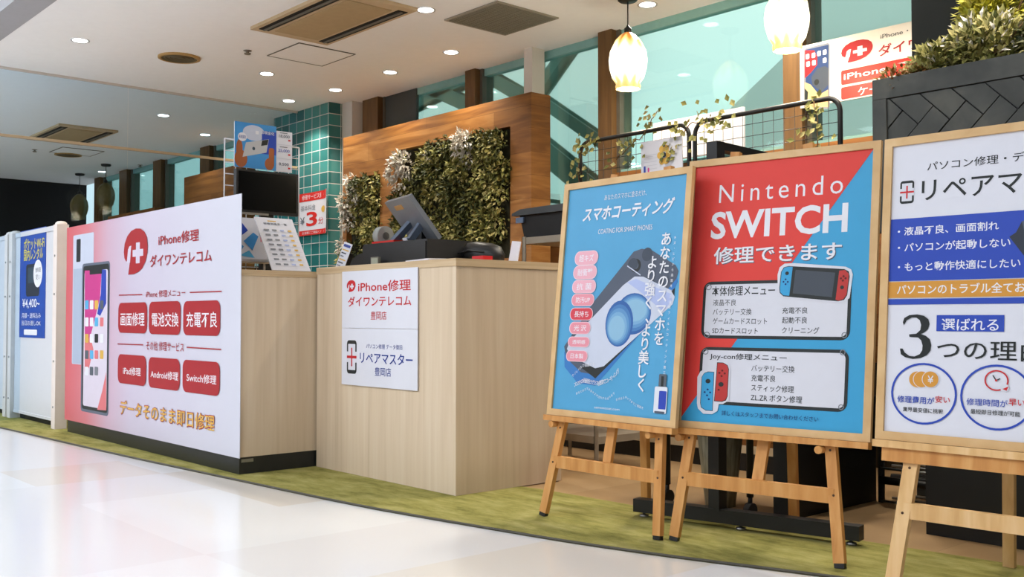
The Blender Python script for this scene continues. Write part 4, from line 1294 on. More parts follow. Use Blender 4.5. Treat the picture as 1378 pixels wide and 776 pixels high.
# ------------------------------------------------------------------ easels and framed posters
def easel_set(loc, yaw, tilt, W, H, z0, feet, tops, back, hinge, wood, key, sheet, inner, labs, ledge2=False, legw=0.036):
    ya, ti = R(yaw), R(tilt)
    Mw = Matrix.Translation(Vector((loc[0], loc[1], 0))) @ Matrix.Rotation(ya, 4, 'Z')
    Mi = Mw.inverted()
    # board frame: u right, v up the slope, w towards the viewer (root-local space)
    cu, su = math.cos(ti), math.sin(ti)
    Bm = Matrix(((1, 0, 0, 0), (0, su, -cu, 0), (0, cu, su, z0), (0, 0, 0, 1)))
    e = thing('easel', labs[0], 'easel', (loc[0], loc[1], 0), ya, 'wooden easels')
    B = lambda u, v, w: Bm @ Vector((u, v, w))
    FL = [Mi @ Vector((f[0] * 1.006, f[1] * 1.006, 0.006)) for f in feet]
    LT = [B(u, v, -0.062) for u, v in tops]
    for a, b in zip(FL, LT):
        mb = MB()
        a2 = a + (b - a) * 0.012
        mb.beam(a2, b, legw, 0.021, (0, 1, 0.1))
        d = (b - a).normalized()
        lg = mb.build('leg', wood, e, local=True, bevel=0.004)
        MB().beam(a + Vector((0, 0, 0.002)), a2, legw * 0.9, 0.018, (0, 1, 0.1)).build('rubber_foot', M_black, lg, local=True)
        for f in (0.16, 0.26):
            c = a + (b - a) * f
            MB().tube([c + Vector((0, -0.010, 0)), c + Vector((0, -0.0125, 0))], 0.004, 8).build('screw', mat('dark screw', (70, 44, 22), 0.5), lg, local=True)

    def on(a, b, z):
        t = (z - a.z) / (b.z - a.z)
        return a + (b - a) * t
    zs = 0.222
    p, q_ = on(FL[0], LT[0], zs), on(FL[1], LT[1], zs)
    MB().beam(p, q_, 0.020, 0.046, (0, 0, 1)).build('stretcher', wood, e, local=True, bevel=0.003)
    c = (p + q_) / 2
    t2 = B(W * 0.5, 0.30, -0.070)
    if not ledge2: MB().beam(c + Vector((0, 0.012, 0.0)), t2, 0.040, 0.016, (0, 1, 0.2)).build('centre_slat', wood, e, local=True, bevel=0.003)
    hg = B(hinge[0], hinge[1], -0.10)
    bk = Mi @ Vector((back[0], back[1], 0.008))
    MB().beam(bk, hg, 0.034, 0.022, (0, 1, 0.3)).build('rear_leg', wood, e, local=True, bevel=0.003)
    pt, qt = on(FL[0], LT[0], z0 + hinge[1] * 0.98), on(FL[1], LT[1], z0 + hinge[1] * 0.98)
    MB().beam(pt + Vector((0, 0.022, 0)), qt + Vector((0, 0.022, 0)), 0.018, 0.045, (0, 0, 1)).build('top_rail', wood, e, local=True, bevel=0.003)
    # ledge the poster rests on
    mb = MB(Bm)
    mb.box((0.0, -0.022, -0.016), (W, -0.001, 0.016))
    mb.build('ledge', wood, e, local=True, bevel=0.004)
    if ledge2:
        MB(Bm).box((0.025, -0.062, -0.014), (W, -0.022, 0.004)).build('ledge_support', M_honey, e, local=True, bevel=0.003)
    else:
        for (f, l_) in zip(FL, LT):
            c = on(f, l_, z0 - 0.034)
            MB().tube([c + Vector((-0.028, -0.04, 0)), c + Vector((-0.028, 0.01, 0))], 0.013, 12).build('peg', wood, e, local=True)
    # framed poster standing on the ledge
    fr = thing('framed_poster', labs[1], 'poster', (loc[0], loc[1], 0), ya, 'framed posters on easels')
    fr_z = z0
    mb = MB(Bm)
    b = 0.025
    for pts in (((0, 0), (W, 0), (W - b, b), (b, b)), ((W, 0), (W, H), (W - b, H - b), (W - b, b)), ((W, H), (0, H), (b, H - b), (W - b, H - b)), ((0, H), (0, 0), (b, b), (b, H - b))):
        mb.prism([(u, v, -0.016) for u, v in pts], (0, 0, 0.016))
    mb.build('frame', M_pine_frame, fr, local=True, bevel=0.002)
    MB(Bm).box((b - .003, b - .003, -0.015), (W - b + .003, H - b + .003, -0.008)).build('sheet', sheet, fr, local=True)
    q = Print(); q.run(ART[key])
    iw, ih = inner
    if iw: S = Matrix.Diagonal(((W - 2 * b) / iw, (H - 2 * b) / ih, 1, 1))
    else: S = I4
    q.build(fr, Bm @ Matrix.Translation((b, b if iw else 0.03, -0.008)) @ S)
    return e, fr


easel_set((-2.919, 2.774), -1.846, 6.235, .669, .928, .402, ((-2.886, 2.725), (-2.31, 2.729)), ((.2285, .955), (.5018, .955)), (-2.70, 3.12), (.335, .80), M_honey, 'coat', M_bluepaper, (.619, .878),
          ('honey pine easel between the square counter and the red poster easel', 'framed sky blue poster with a tilted phone, next to the square counter'))
easel_set((-2.305, 2.811), 8.471, 7.342, .700, .965, .399, ((-2.265, 2.762), (-1.675, 2.841)), ((.1544, .998), (.4273, .998)), (-2.16, 3.34), (.335, .83), M_honey, 'switch', M_switchblue, (.65, .915),
          ('honey pine easel holding the red and blue poster', 'framed red and bright blue poster about game console repair'))
easel_set((-1.556, 2.839), 1.862, 5.326, .662, .916, .422, ((-1.478, 2.790), (-0.96, 2.82)), ((.215, .90), (.47, .90)), (-1.345, 3.27), (.33, .80), M_pine, 'repair', M_paper, (None, None),
          ('pale pine easel with a double ledge at the right side', 'framed white and dark blue poster with big black numeral, cut off at the right'), True, 0.042)

# ------------------------------------------------------------------ wooden planted wall
ww = thing('planted_wall', 'free-standing wooden plank wall with two planted niches behind the counters', 'partition wall', (-6.23, 4.74, 0))
X0, X1, Y0, Y1, ZT = -7.42, -5.04, 4.65, 4.83, 2.325
niches = ((-7.36, -6.86, 1.15, 1.96), (-6.62, -5.255, 1.20, 2.12))
mb = MB()
mb.box((X0, Y0, 0), (X0 + .06, Y1, ZT)); mb.box((-6.86, Y0, 0), (-6.62, Y1, ZT)); mb.box((-5.255, Y0, 0), (X1, Y1, ZT))
mb.box((-7.36, Y0, 0), (-6.86, Y1, 1.15)); mb.box((-7.36, Y0, 1.96), (-6.86, Y1, ZT)); mb.box((-6.62, Y0, 0), (-5.255, Y1, 1.20)); mb.box((-6.62, Y0, 2.12), (-5.255, Y1, ZT))
for x0, x1, z0, z1 in niches: mb.box((x0, Y1 - .03, z0), (x1, Y1, z1))
mb.build('cladding', M_wall_wood, ww)


def blob(x, z, seeds):
    return min(((x - a) ** 2 + (z - b) ** 2) / c ** 2 for a, b, c in seeds)


def living(x0, x1, z0, z1, n, lab, pale, rnd):
    random.seed(rnd)
    t = thing('green_wall_planting', lab, 'plant', ((x0 + x1) / 2, 4.78, z0), group='plantings in the wooden wall')
    MB().box((x0 + .005, 4.70, z0 + .005), (x1 - .005, 4.798, z1 - .005)).build('backing', M_soil, t)
    mb, md, mp_ = MB(), MB(), MB()
    nc = int((x1 - x0) * (z1 - z0) * 135)
    for i in range(nc):
        cx, cz = random.uniform(x0 + .03, x1 - .03), random.uniform(z0 + .02, z1 - .03)
        r_ = random.uniform(.045, .10)
        cy = 4.69 - random.uniform(-.02, .07)
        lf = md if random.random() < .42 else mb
        if any((cx - q[0]) ** 2 + (cz - q[1]) ** 2 < q[2] ** 2 and random.random() < .75 for q in pale):
            lf = mp_; r_ *= .8; cy -= .05
        for k in range(int(n * r_ * r_ * 15)):
            th, ph = random.uniform(0, 2 * math.pi), math.acos(random.uniform(0.0, 1))
            v = Vector((math.sin(ph) * math.cos(th), -math.cos(ph), math.sin(ph) * math.sin(th)))
            q = Vector((cx, cy, cz)) + v * r_ * random.uniform(.75, 1.05)
            q.x = min(max(q.x, x0 - .02), x1 + .0); q.z = min(max(q.z, z0), z1 + .02)
            d = v * .7 + Vector((random.gauss(0, .5), -.2, random.gauss(-.25, .5)))
            lf.leaf(q, d, v + Vector((0, -.3, .3)), random.uniform(.028, .055), random.uniform(.014, .026), random.uniform(-.1, .5))
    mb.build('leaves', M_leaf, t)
    md.build('shaded_leaves', M_leafdark, t)  # random clusters, shade between the leaves put into their darker colour
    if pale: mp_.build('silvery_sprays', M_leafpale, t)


living(-7.36, -6.86, 1.15, 1.96, 900, 'narrow planting with white leaf sprays in the small niche of the wooden wall', ((-7.24, 1.86, .14), (-7.30, 1.62, .09), (-7.33, 1.42, .07)), 3)
living(-6.62, -5.255, 1.20, 2.12, 900, 'wide dense green planting in the large niche of the wooden wall', ((-6.52, 1.98, .12), (-6.45, 1.80, .08), (-5.75, 2.0, .14), (-6.12, 2.0, .07)), 5)

# ------------------------------------------------------------------ things on the square counter
ZC = 1.046
tb = thing('register_display', 'grey tilted tablet register screen seen from behind on the square counter', 'register', (-4.16, 3.12, ZC))
Mt = Matrix.Translation((-4.27, 3.10, 1.295)) @ Matrix.Rotation(R(-14), 4, 'Z') @ Matrix.Rotation(R(38), 4, 'X')
M_gun = mat('gunmetal shell', (118, 122, 128), 0.35, metal=0.2, var=0.05)
MB(Mt).box((-.17, -.012, -.135), (.17, .012, .135)).build('screen_shell', M_gun, tb, bevel=0.006)
MB(Mt).box((-.085, -.0135, .075), (.02, -.0115, .102)).build('vent_label', mat('tan vent label', (170, 128, 78), 0.5), tb)
MB(Mt).box((-.16, .0115, -.125), (.16, .0135, .125)).build('screen', M_screen, tb)
for sx_ in (-.055, .045):
    MB().beam((-4.265 + sx_ * 1.5, 3.03, 1.178), (-4.245 + sx_, 3.13, 1.30), .026, .034, (0, 1, 0)).build('support_arm', mat('blue grey arm', (104, 116, 134), 0.35, metal=0.4), tb)
MB().box((-4.27, 3.12, 1.174), (-4.22, 3.15, 1.28)).build('neck', M_black, tb)
solo('cash_drawer', MB().box((-4.55, 2.98, ZC), (-3.985, 3.28, ZC + .128)).box((-4.545, 2.972, ZC + .012), (-3.99, 2.98, ZC + .116)), M_blackmatte, 'black cash drawer box beneath the tilted register screen', 'cash drawer', bevel=0.004)
tb.location = (-4.16, 3.12, ZC + 0.128)
for c in children(tb): c.location = (0, 0, -0.128)
td = thing('tape_dispenser', 'grey roll of paper standing on the black cash drawer', 'paper roll', (-4.50, 3.10, ZC + .128))
MB().tube([(-4.565, 3.10, 1.225), (-4.515, 3.10, 1.225)], .053, 24).build('roll', mat('grey roll', (148, 150, 146), 0.6), td)
MB().tube([(-4.568, 3.10, 1.225), (-4.512, 3.10, 1.225)], .02, 16).build('core', mat('dark core', (80, 80, 78), 0.6), td)
# leaning small price card
cd = thing('price_card', 'small white price card leaning against the cash drawer', 'card', (-4.70, 2.93, ZC))
Mc = Matrix.Translation((-4.70, 2.925, ZC)) @ Matrix.Rotation(R(-14), 4, 'X') @ Matrix.Rotation(R(14), 4, 'Y')
MB(Mc).box((-.045, -.0015, 0), (.045, .0015, .150)).build('card', M_paper, cd)
MB(Mc).box((-.045, .0015, 0.0), (.045, .03, .004)).box((-.005, .0015, .0), (.005, .05, .10)).build('stand', M_black, cd)
q = Print(); q.run([('r', 'navy', .008, .125, .08, .14, 0)] + [('r', ('grey', 'slate2', 'gold')[k % 3], .01, .015 + .018 * k, .03 + .016 * (k % 3 + 1), .022 + .018 * k, 0) for k in range(6)])
for v in q.mb.bm.verts: v.co.x -= .045
q.mb.bm.transform(upright(0, -0.0015, 0)); q.mb.bm.transform(Mc); q.mb.build('lettering', [ink(k) for k in q.keys], cd)
# black rounded chair back behind the counter edge
ch = thing('card_terminal', 'low black terminal with rounded side at the left end of the square counter', 'terminal', (-4.80, 3.22, ZC - .03))
prof = [(-4.90, 0), (-4.885, .045), (-4.85, .085), (-4.80, .11), (-4.74, .118), (-4.66, .118), (-4.66, 0)]
MB().prism([(x, 3.10, 1.025 + z) for x, z in prof], (0, .22, 0)).build('body', M_blackmatte, ch, bevel=0.006)
MB().box((-4.98, 3.12, 1.025), (-4.90, 3.25, 1.065)).build('keypad', M_black, ch, bevel=0.004)
t = thing('small_display', 'tiny grey display leaning on the front of the cash drawer', 'display', (-4.36, 2.94, ZC))
MB().box((-4.405, 2.93, ZC), (-4.335, 2.945, ZC + .052)).build('case', mat('grey plastic', (118, 116, 106), 0.5), t, bevel=0.003)
MB().box((-4.398, 2.9285, ZC + .012), (-4.342, 2.9305, ZC + .046)).build('screen', mat('pale lcd', (160, 164, 148), 0.3), t)
# papers, black pouch, red pad, white tag
random.seed(11)
mb = MB()
mb.prism([(-4.43, 3.15, 1.176), (-4.30, 3.13, 1.176), (-4.28, 3.22, 1.176), (-4.40, 3.24, 1.176)], (0, 0, .035))
solo('paper_stack', mb, M_paper, 'white slips of paper lying on the cash drawer by the roll', 'paper')
solo('red_pad', MB().box((-4.50, 3.0, 1.1745), (-4.30, 3.07, 1.186)), ink('red3'), 'thin red booklet on the cash drawer in front of the register', 'booklet')
solo('paper_sheet', MB().prism([(-3.97, 2.84, ZC), (-3.72, 2.79, ZC), (-3.66, 3.0, ZC), (-3.9, 3.05, ZC)], (0, 0, .012)), M_paper, 'loose white papers at the front corner of the square counter', 'paper')
pz = thing('pouch', 'black zipped pouch lying behind the loose papers on the counter', 'pouch', (-3.87, 3.24, ZC))
mb = MB()
mb.lathe((0, 0, 0), [(0.001, 0), (.085, .0), (.10, .02), (.098, .045), (.08, .075), (.04, .085), (.001, .086)], 20, False, False)
mb.bm.transform(Matrix.Translation((-3.87, 3.24, ZC)) @ Matrix.Rotation(R(8), 4, 'Y') @ Matrix.Diagonal((1.35, .8, 1.15, 1)))
mb.bm.transform(Matrix.Translation((0, 0, .016)))
mb.build('body', M_black, pz)
MB().tube([(-3.98, 3.17, ZC + .06), (-3.88, 3.155, ZC + .072), (-3.78, 3.17, ZC + .06)], .004, 6).build('zip', M_blackmatte, pz)
solo('red_pad', MB().box((-3.71, 3.04, ZC + .001), (-3.63, 3.10, ZC + .030)), ink('red2'), 'small red packet beside the black pouch on the counter', 'packet', bevel=0.006)
solo('white_tag', MB(Matrix.Translation((-3.655, 3.25, ZC)) @ Matrix.Rotation(R(6), 4, 'Y') @ Matrix.Rotation(R(-8), 4, 'X')).box((-.032, -.002, 0), (.032, .002, .11)).box((-.032, .002, 0), (.032, .03, .004)), M_paper, 'blank white card standing on the counter in front of the black storage box', 'card')

# back cabinet with steel shelf and black storage box
bc = thing('back_cabinet', 'brown wooden back cabinet with pale strip and black plinth seen between the easel legs', 'cabinet', (-3.75, 4.55, 0))
MB().box((-4.6, 4.32, .135), (-2.75, 4.88, 1.02)).build('body', M_wains, bc)
MB().box((-4.6, 4.315, .095), (-2.75, 4.88, .135)).build('strip', mat('pale strip', (196, 178, 146), 0.5), bc)
MB().box((-4.6, 4.33, .004), (-2.75, 4.87, .095)).build('plinth', M_black, bc)
MB().box((-4.62, 4.30, 1.02), (-2.74, 4.90, 1.05)).build('top', M_wains, bc)
sh = thing('steel_shelf', 'low grey steel angle shelf behind the square counter carrying the black storage box', 'shelf', (-3.85, 3.85, 0))
for x in (-4.085, -3.545):
    for y in (3.70, 4.05):
        MB().box((x, y, .006), (x + .028, y + .004, 1.225)).box((x, y, .006), (x + .004, y + .028, 1.225)).build('upright', M_greysteel, sh)
for z in (1.185, .60, .15):
    MB().box((-4.083, 3.704, z), (-3.519, 4.076, z + .036)).build('shelf_board', M_greysteel, sh, bevel=0.003)
bx = thing('storage_box', 'black plastic storage box with overhanging lid on the grey steel shelf', 'box', (-3.88, 3.88, 1.221))
mb = MB()
a = [(-4.13, 3.725), (-3.62, 3.725), (-3.62, 4.03), (-4.13, 4.03)]
vs0 = [mb._v((x * 1 + (.02 if x < -4 else -.02), y + (.015 if y < 3.9 else -.015), 1.222)) for x, y in a]
vs1 = [mb._v((x, y, 1.345)) for x, y in a]
mb.face(vs0[::-1]); mb.face(vs1)
for k in range(4): mb.face((vs0[k], vs0[(k + 1) % 4], vs1[(k + 1) % 4], vs1[k]))
mb.build('tub', M_blackmatte, bx, bevel=0.01)
mb = MB()
mb.prism([(-4.17, 3.70, 1.345), (-4.17, 3.70, 1.358), (-4.10, 3.70, 1.378), (-3.68, 3.70, 1.384), (-3.60, 3.70, 1.372), (-3.60, 3.70, 1.345)], (0, .36, 0))
mb.build('lid', mat('charcoal lid', (56, 58, 58), 0.45), bx, bevel=0.004)
MB().box((-4.15, 3.712, 1.305), (-4.09, 3.722, 1.335)).build('latch', mat('blue grey latch', (96, 112, 136), 0.4), bx)
MB().box((-3.74, 3.708, 1.325), (-3.69, 3.7205, 1.345)).build('sticker', mat('pale sticker', (120, 116, 104), 0.5), bx)

# ------------------------------------------------------------------ things on the long counter
Z1 = 1.025
XR = -5.35
rk = thing('wire_grid_rack', 'white wire grid rack standing on the long counter behind the screen', 'rack', (XR, 2.83, Z1))
mb = MB()
ya_, yb_, zt = 2.570, 3.045, 1.80
for k in range(8):
    y = ya_ + (yb_ - ya_) * k / 7
    mb.tube([(XR, y, Z1 + .03), (XR, y, zt)], .0045 if k in (0, 7) else .003, 6)
for k in range(12):
    z = Z1 + .05 + (zt - Z1 - .05) * k / 11
    mb.tube([(XR, ya_, z), (XR, yb_, z)], .0045 if k == 11 else .003, 6)
mb.build('grid', M_white, rk)
for y in (ya_, yb_):
    MB().beam((XR - .12, y, Z1 + .012), (XR + .12, y, Z1 + .012), .018, .018).build('foot', M_white, rk)
    MB().beam((XR, y, Z1 + .02), (XR, y, Z1 + .07), .014, .014, (0, 1, 0)).build('foot_socket', M_white, rk)
ps = thing('poster', 'small blue picture poster of a hand-held white phone on the wire rack', 'poster', (XR + .012, 2.63, 1.665))
MB().box((XR + .010, 2.622, 1.645), (XR + .016, 2.885, 1.905)).build('sheet', M_paper, ps)
q = Print()
q.run([('r', 'sky', 0, 0, .263, .26, 0), ('e', 'pgrey', .05, .16, .19, .25), ('r', 'navy3', .17, .09, .263, .225, 0), ('e', 'skin', .0, .0, .08, .10), ('e', 'skin', .01, .05, .05, .16), ('e', 'skin', .19, .0, .25, .07), ('r', 'skin', .215, .03, .25, .13, .012),
       ('p', 'silver', [(.05, .06), (.20, .10), (.215, .18), (.07, .145)]), ('p', 'dark', [(.165, .135), (.205, .145), (.213, .178), (.172, .168)]), ('e', 'dark3', .11, .105, .128, .125), ('e', 'white', .02, .15, .075, .20), ('t', '高価買取', 'navy', .026, .165, .07, .185, .02, 0), ('r', 'white', .13, .20, .15, .22, .002), ('t', '即現金化', 'white', .165, .205, .25, .225, .02, 0)])
q.mb.bm.transform(facing_x(XR + .016, 2.622, 1.645)); q.mb.build('lettering', [ink(k) for k in q.keys], ps)
p2 = thing('price_strip', 'narrow white price strip hanging beside the blue picture poster on the rack', 'card', (XR + .012, 2.93, 1.645))
MB().box((XR + .010, 2.888, 1.642), (XR + .016, 2.99, 1.882)).build('sheet', M_paper, p2)
q = Print()
q.run([('r', 'seam', .002, .078, .10, .08, 0), ('r', 'seam', .002, .16, .10, .162, 0), ('t', '18,000', 'slate', .015, .20, .085, .22, .02, 0), ('t', '25,000', 'navy3', .01, .115, .085, .135, .02, 0), ('t', '8,500', 'slate', .015, .035, .08, .055, .02, 0), ('r', 'red2', .075, .185, .09, .195, 0), ('r', 'red2', .075, .10, .09, .11, 0), ('r', 'red2', .075, .02, .09, .03, 0), ('r', 'grey', .02, .228, .07, .233, 0), ('r', 'grey', .02, .145, .07, .15, 0)])
q.mb.bm.transform(facing_x(XR + .016, 2.888, 1.642)); q.mb.build('lettering', [ink(k) for k in q.keys], p2)
tv = thing('monitor', 'black flat monitor in front of the white wire rack on the long counter', 'monitor', (XR + .11, 2.80, Z1))
MB().box((XR + .085, 2.585, 1.375), (XR + .118, 2.975, 1.620)).build('housing', M_blackmatte, tv, bevel=0.006)
MB().box((XR + .117, 2.598, 1.392), (XR + .1195, 2.962, 1.608)).build('screen', M_screen, tv)
MB().box((XR + .085, 2.74, Z1 + .008), (XR + .11, 2.82, 1.40)).build('neck', M_black, tv)
MB().box((XR + .02, 2.66, Z1 + .001), (XR + .19, 2.90, Z1 + .014)).build('base', M_black, tv, bevel=0.004)
MB().box((XR + .118, 2.62, 1.365), (XR + .128, 2.78, 1.377)).build('speaker_bar', M_steel, tv)
Zs = Z1
rs = thing('display_riser', 'low white wire riser on the long counter under the blue picture card', 'riser', (-5.02, 2.58, Z1))
MB().box((-5.10, 2.43, 1.083), (-4.94, 2.70, 1.098)).build('top', M_white, rs, bevel=0.003)
for x in (-5.09, -4.95):
    for y in (2.445, 2.685):
        MB().tube([(x, y, Z1 + .0005), (x, y, 1.084)], .006, 8).build('leg', M_white, rs)
bl = thing('picture_card', 'white card with blue phone pictures standing on the white riser', 'card', (-5.03, 2.55, 1.098))
MB(Matrix.Translation((-5.02, 2.43, 1.0985)) @ Matrix.Rotation(R(-8), 4, 'Y')).box((-.002, 0, 0), (.002, .25, .23)).box((-.06, .10, 0), (-.002, .15, .004)).build('card', M_paper, bl)
q = Print()
q.run([('p', 'sky', [(.0, .06), (.05, .12), (.10, .07), (.05, .0)]), ('p', 'navy3', [(.05, .17), (.09, .21), (.13, .16), (.09, .13)]), ('p', 'sky', [(.10, .10), (.16, .15), (.19, .13), (.15, .05)]), ('p', 'navy3', [(.02, .20), (.06, .23), (.09, .19)]), ('p', 'cyan', [(.07, .02), (.13, .05), (.16, .01)]), ('r', 'pink2', .20, .10, .21, .20, 0)])
q.mb.bm.transform(Matrix.Translation((-5.02, 2.43, 1.0985)) @ Matrix.Rotation(R(-8), 4, 'Y') @ facing_x(.002, 0, 0)); q.mb.build('lettering', [ink(k) for k in q.keys], bl)
pc = thing('price_sheet', 'large white price list leaning back on the end of the long counter', 'card', (-4.84, 2.70, Z1))
Mp = Matrix.Translation((-4.72, 2.535, Z1 + .004)) @ Matrix.Rotation(R(-35), 4, 'Y')
MB(Mp).box((-.003, 0, 0), (.003, .225, .355)).build('sheet', M_paper, pc)
MB(Mp).box((-.006, .02, .003), (-.003, .205, .30)).build('backing', M_black, pc)
MB().prism([(-4.86, 2.60, Z1 + .0005), (-4.84, 2.60, Z1 + .0005), (-4.84, 2.60, Z1 + .165), (-4.86, 2.60, Z1 + .19)], (0, .09, 0)).build('strut', M_black, pc)
q = Print()
its = [('r', 'gold', .07, .262, .12, .268, 0), ('t', '修理価格表一覧', 'slate', .04, .243, .18, .256, .02, 0)]
for r_ in range(8):
    z = .025 + .026 * r_
    its.append(('r', 'seam', .012, z - .004, .212, z - .003, 0))
    for c_ in range(4):
        its.append(('r', ('grey', 'grey', 'lilac', 'gold')[c_], .03 + .047 * c_, z + .002, .06 + .044 * c_, z + .011, 0))
q.run(its)
q.mb.bm.transform(Mp @ facing_x(.003, 0, 0) @ Matrix.Diagonal((1, 1.25, 1, 1))); q.mb.build('lettering', [ink(k) for k in q.keys], pc)

# banner on the tiled column
bn = thing('banner', 'red and white price banner curling on the teal tiled column', 'banner', (-7.96, 4.68, 1.53))
mb = MB()
for i in range(11):
    pass


def curl(u):
    return 4.70 - 0.012 - (0.05 * max(0, (u - .40) / .16) ** 2)


rows = []
for j in (0.0, .385):
    rows.append([mb._v((-8.235 + .056 * i, curl(.056 * i), 1.53 + j)) for i in range(11)])
rb = []
for j in (0.0, .385):
    rb.append([mb._v((-8.235 + .056 * i, curl(.056 * i) + .003, 1.53 + j)) for i in range(11)])
for i in range(10):
    mb.face((rows[0][i], rows[0][i + 1], rows[1][i + 1], rows[1][i])); mb.face((rb[0][i + 1], rb[0][i], rb[1][i], rb[1][i + 1]))
    mb.face((rows[1][i], rows[1][i + 1], rb[1][i + 1], rb[1][i])); mb.face((rb[0][i], rb[0][i + 1], rows[0][i + 1], rows[0][i]))
mb.face((rows[0][0], rows[1][0], rb[1][0], rb[0][0])); mb.face((rows[0][10], rb[0][10], rb[1][10], rows[1][10]))
mb.build('sheet', M_paper, bn)
q = Print(); q.run([e if e[0] != 'r' else e for e in ART['banner']])
bmesh.ops.subdivide_edges(q.mb.bm, edges=[e for e in q.mb.bm.edges if e.calc_length() > .2], cuts=9)
for v in q.mb.bm.verts:
    u, vv, w = v.co
    v.co = Vector((-8.235 + u, curl(u) - w * 1.5, 1.53 + vv))
q.mb.build('lettering', [ink(k) for k in q.keys], bn)

# ------------------------------------------------------------------ wire mesh panels with vines
def mesh_panel(x0, x1, y, z0, z1, lab):
    t = thing('wire_mesh_panel', lab, 'wire panel', ((x0 + x1) / 2, y, z0), group='black wire mesh panels')
    r_ = .07
    pts = [(x0, y, z0)] + [(x0 + r_ - r_ * math.cos(a), y, z1 - r_ + r_ * math.sin(a)) for a in [R(15 * k) for k in range(7)]] + [(x1 - r_ + r_ * math.sin(a), y, z1 - r_ + r_ * math.cos(a)) for a in [R(15 * k) for k in range(7)]] + [(x1, y, z0)]
    MB().tube(pts, .0125, 10).build('frame', M_black, t)
    mb = MB()
    n_ = int((x1 - x0) / .062)
    for k in range(1, n_):
        x = x0 + (x1 - x0) * k / n_
        mb.tube([(x, y, z0), (x, y, z1)], .0018, 4)
    k = 1
    while z0 + k * .062 < z1 - .01:
        mb.tube([(x0, y, z0 + k * .062), (x1, y, z0 + k * .062)], .0018, 4)
        k += 1
    mb.build('mesh', M_black, t)
    for x in (x0 + .08, x1 - .08):
        MB().box((x - .04, y - .04, z0 - .0), (x + .04, y + .04, z0 + .01)).box((x - .006, y - .006, z0), (x + .006, y + .006, z0 + .09)).build('clamp', M_black, t)


YF = 4.42
mesh_panel(-4.345, -3.505, YF, 1.051, 1.856, 'black wire mesh panel behind the blue poster, with vine and paper sheet')
mesh_panel(-3.465, -2.585, YF, 1.051, 1.856, 'black wire mesh panel behind the red poster, below the brighter pendant lamp')


def vine(pts, n, lab, rnd, spread=.045):
    random.seed(rnd)
    t = thing('ivy_vine', lab, 'vine', pts[0], group='leafy vines on the mesh panels')
    P = [Vector(p) for p in pts]
    fine = []
    for a, b in zip(P, P[1:]):
        for k in range(5):
            fine.append(a + (b - a) * (k / 5) + Vector((random.gauss(0, .006), -.012, random.gauss(0, .006))))
    fine.append(P[-1] + Vector((0, -.012, 0)))
    MB().tube(fine, .003, 5).build('stem', M_twig, t)
    mb = MB()
    for i in range(int(n * 1.7)):
        p = random.choice(fine) + Vector((random.gauss(0, spread), random.uniform(-.03, .01), random.gauss(0, spread)))
        d = Vector((random.gauss(0, 1), random.uniform(-.8, .1), random.gauss(-.2, .8)))
        mb.leaf(p, d, (0, -1, 0.4), random.uniform(.03, .045), random.uniform(.026, .038), .15)
    mb.build('leaves', M_leaf, t)


vine([(-4.345, YF, 1.60), (-4.35, YF, 1.74), (-4.28, YF, 1.86), (-4.20, YF, 1.84)], 26, 'vine with small leaves at the left corner of the mesh panels', 1)
vine([(-4.05, YF, 1.72), (-3.90, YF, 1.80), (-3.78, YF, 1.875), (-3.72, YF, 1.96)], 22, 'vine sprig sticking up over the top bar above the paper sheet', 2)
vine([(-3.62, YF, 1.68), (-3.55, YF, 1.80), (-3.47, YF, 1.86), (-3.35, YF, 1.84), (-3.27, YF, 1.88)], 46, 'leafiest vine clump where the two mesh panels meet', 3)
vine([(-2.72, YF, 1.85), (-2.70, YF, 1.70), (-2.71, YF, 1.55)], 24, 'vine trailing down the right end of the mesh panels', 4)
# papers on the mesh panel and the white board at the window
ph = thing('paper_sheet', 'white paper sheet with an orange flower drawing clipped to the left mesh panel', 'paper', (-3.71, YF - .02, 1.60))
MB().box((-3.835, YF - .022, 1.58), (-3.535, YF - .017, 1.79)).build('sheet', M_paper, ph)
q = Print()
q.run([('r', 'seam', .01, .12, .09, .122, 0)] + [('r', 'seam', .02, .05 + .02 * k, .12, .052 + .02 * k, 0) for k in range(5)] + [('e', 'gold', .17 + .03 * math.cos(R(60 * k)) - .02, .12 + .04 * math.sin(R(60 * k)) - .02, .17 + .03 * math.cos(R(60 * k)) + .02, .12 + .04 * math.sin(R(60 * k)) + .02) for k in range(6)] + [('e', 'dark3', .155, .105, .185, .135), ('e', 'dark3', .16, .165, .18, .185), ('r', 'blue2', .02, .03, .035, .07, .005), ('r', 'magenta', .05, .03, .062, .06, .005), ('r', 'pink3', .19, .02, .25, .03, .004), ('e', 'gold', .12, .0, .16, .035)])
q.mb.bm.transform(upright(-3.835, YF - .022, 1.58)); q.mb.build('lettering', [ink(k) for k in q.keys], ph)
solo('white_board', MB().box((-4.16, 4.885, 1.76), (-3.475, 4.90, 2.01)).box((-3.9, 4.90, 1.77), (-3.7, 4.91, 1.8)), M_paper, 'blank white board standing on the window sill behind the mesh panels', 'board')

# sign on the window at the right
ws = thing('wall_sign', 'white sign with a phone picture and red logo hung before the right window', 'sign', (-2.4, 4.9, 1.945))
MB().box((0, -0.0, 0), (1.45, .012, .345)).build('board', mat('cream sign board', (220, 214, 204), 0.5, var=.01), ws, local=True)
ws.location = (-3.109, 4.9, 1.945)
q = Print(); q.run(ART['wsign']); q.build(ws, upright(0, 0, 0))

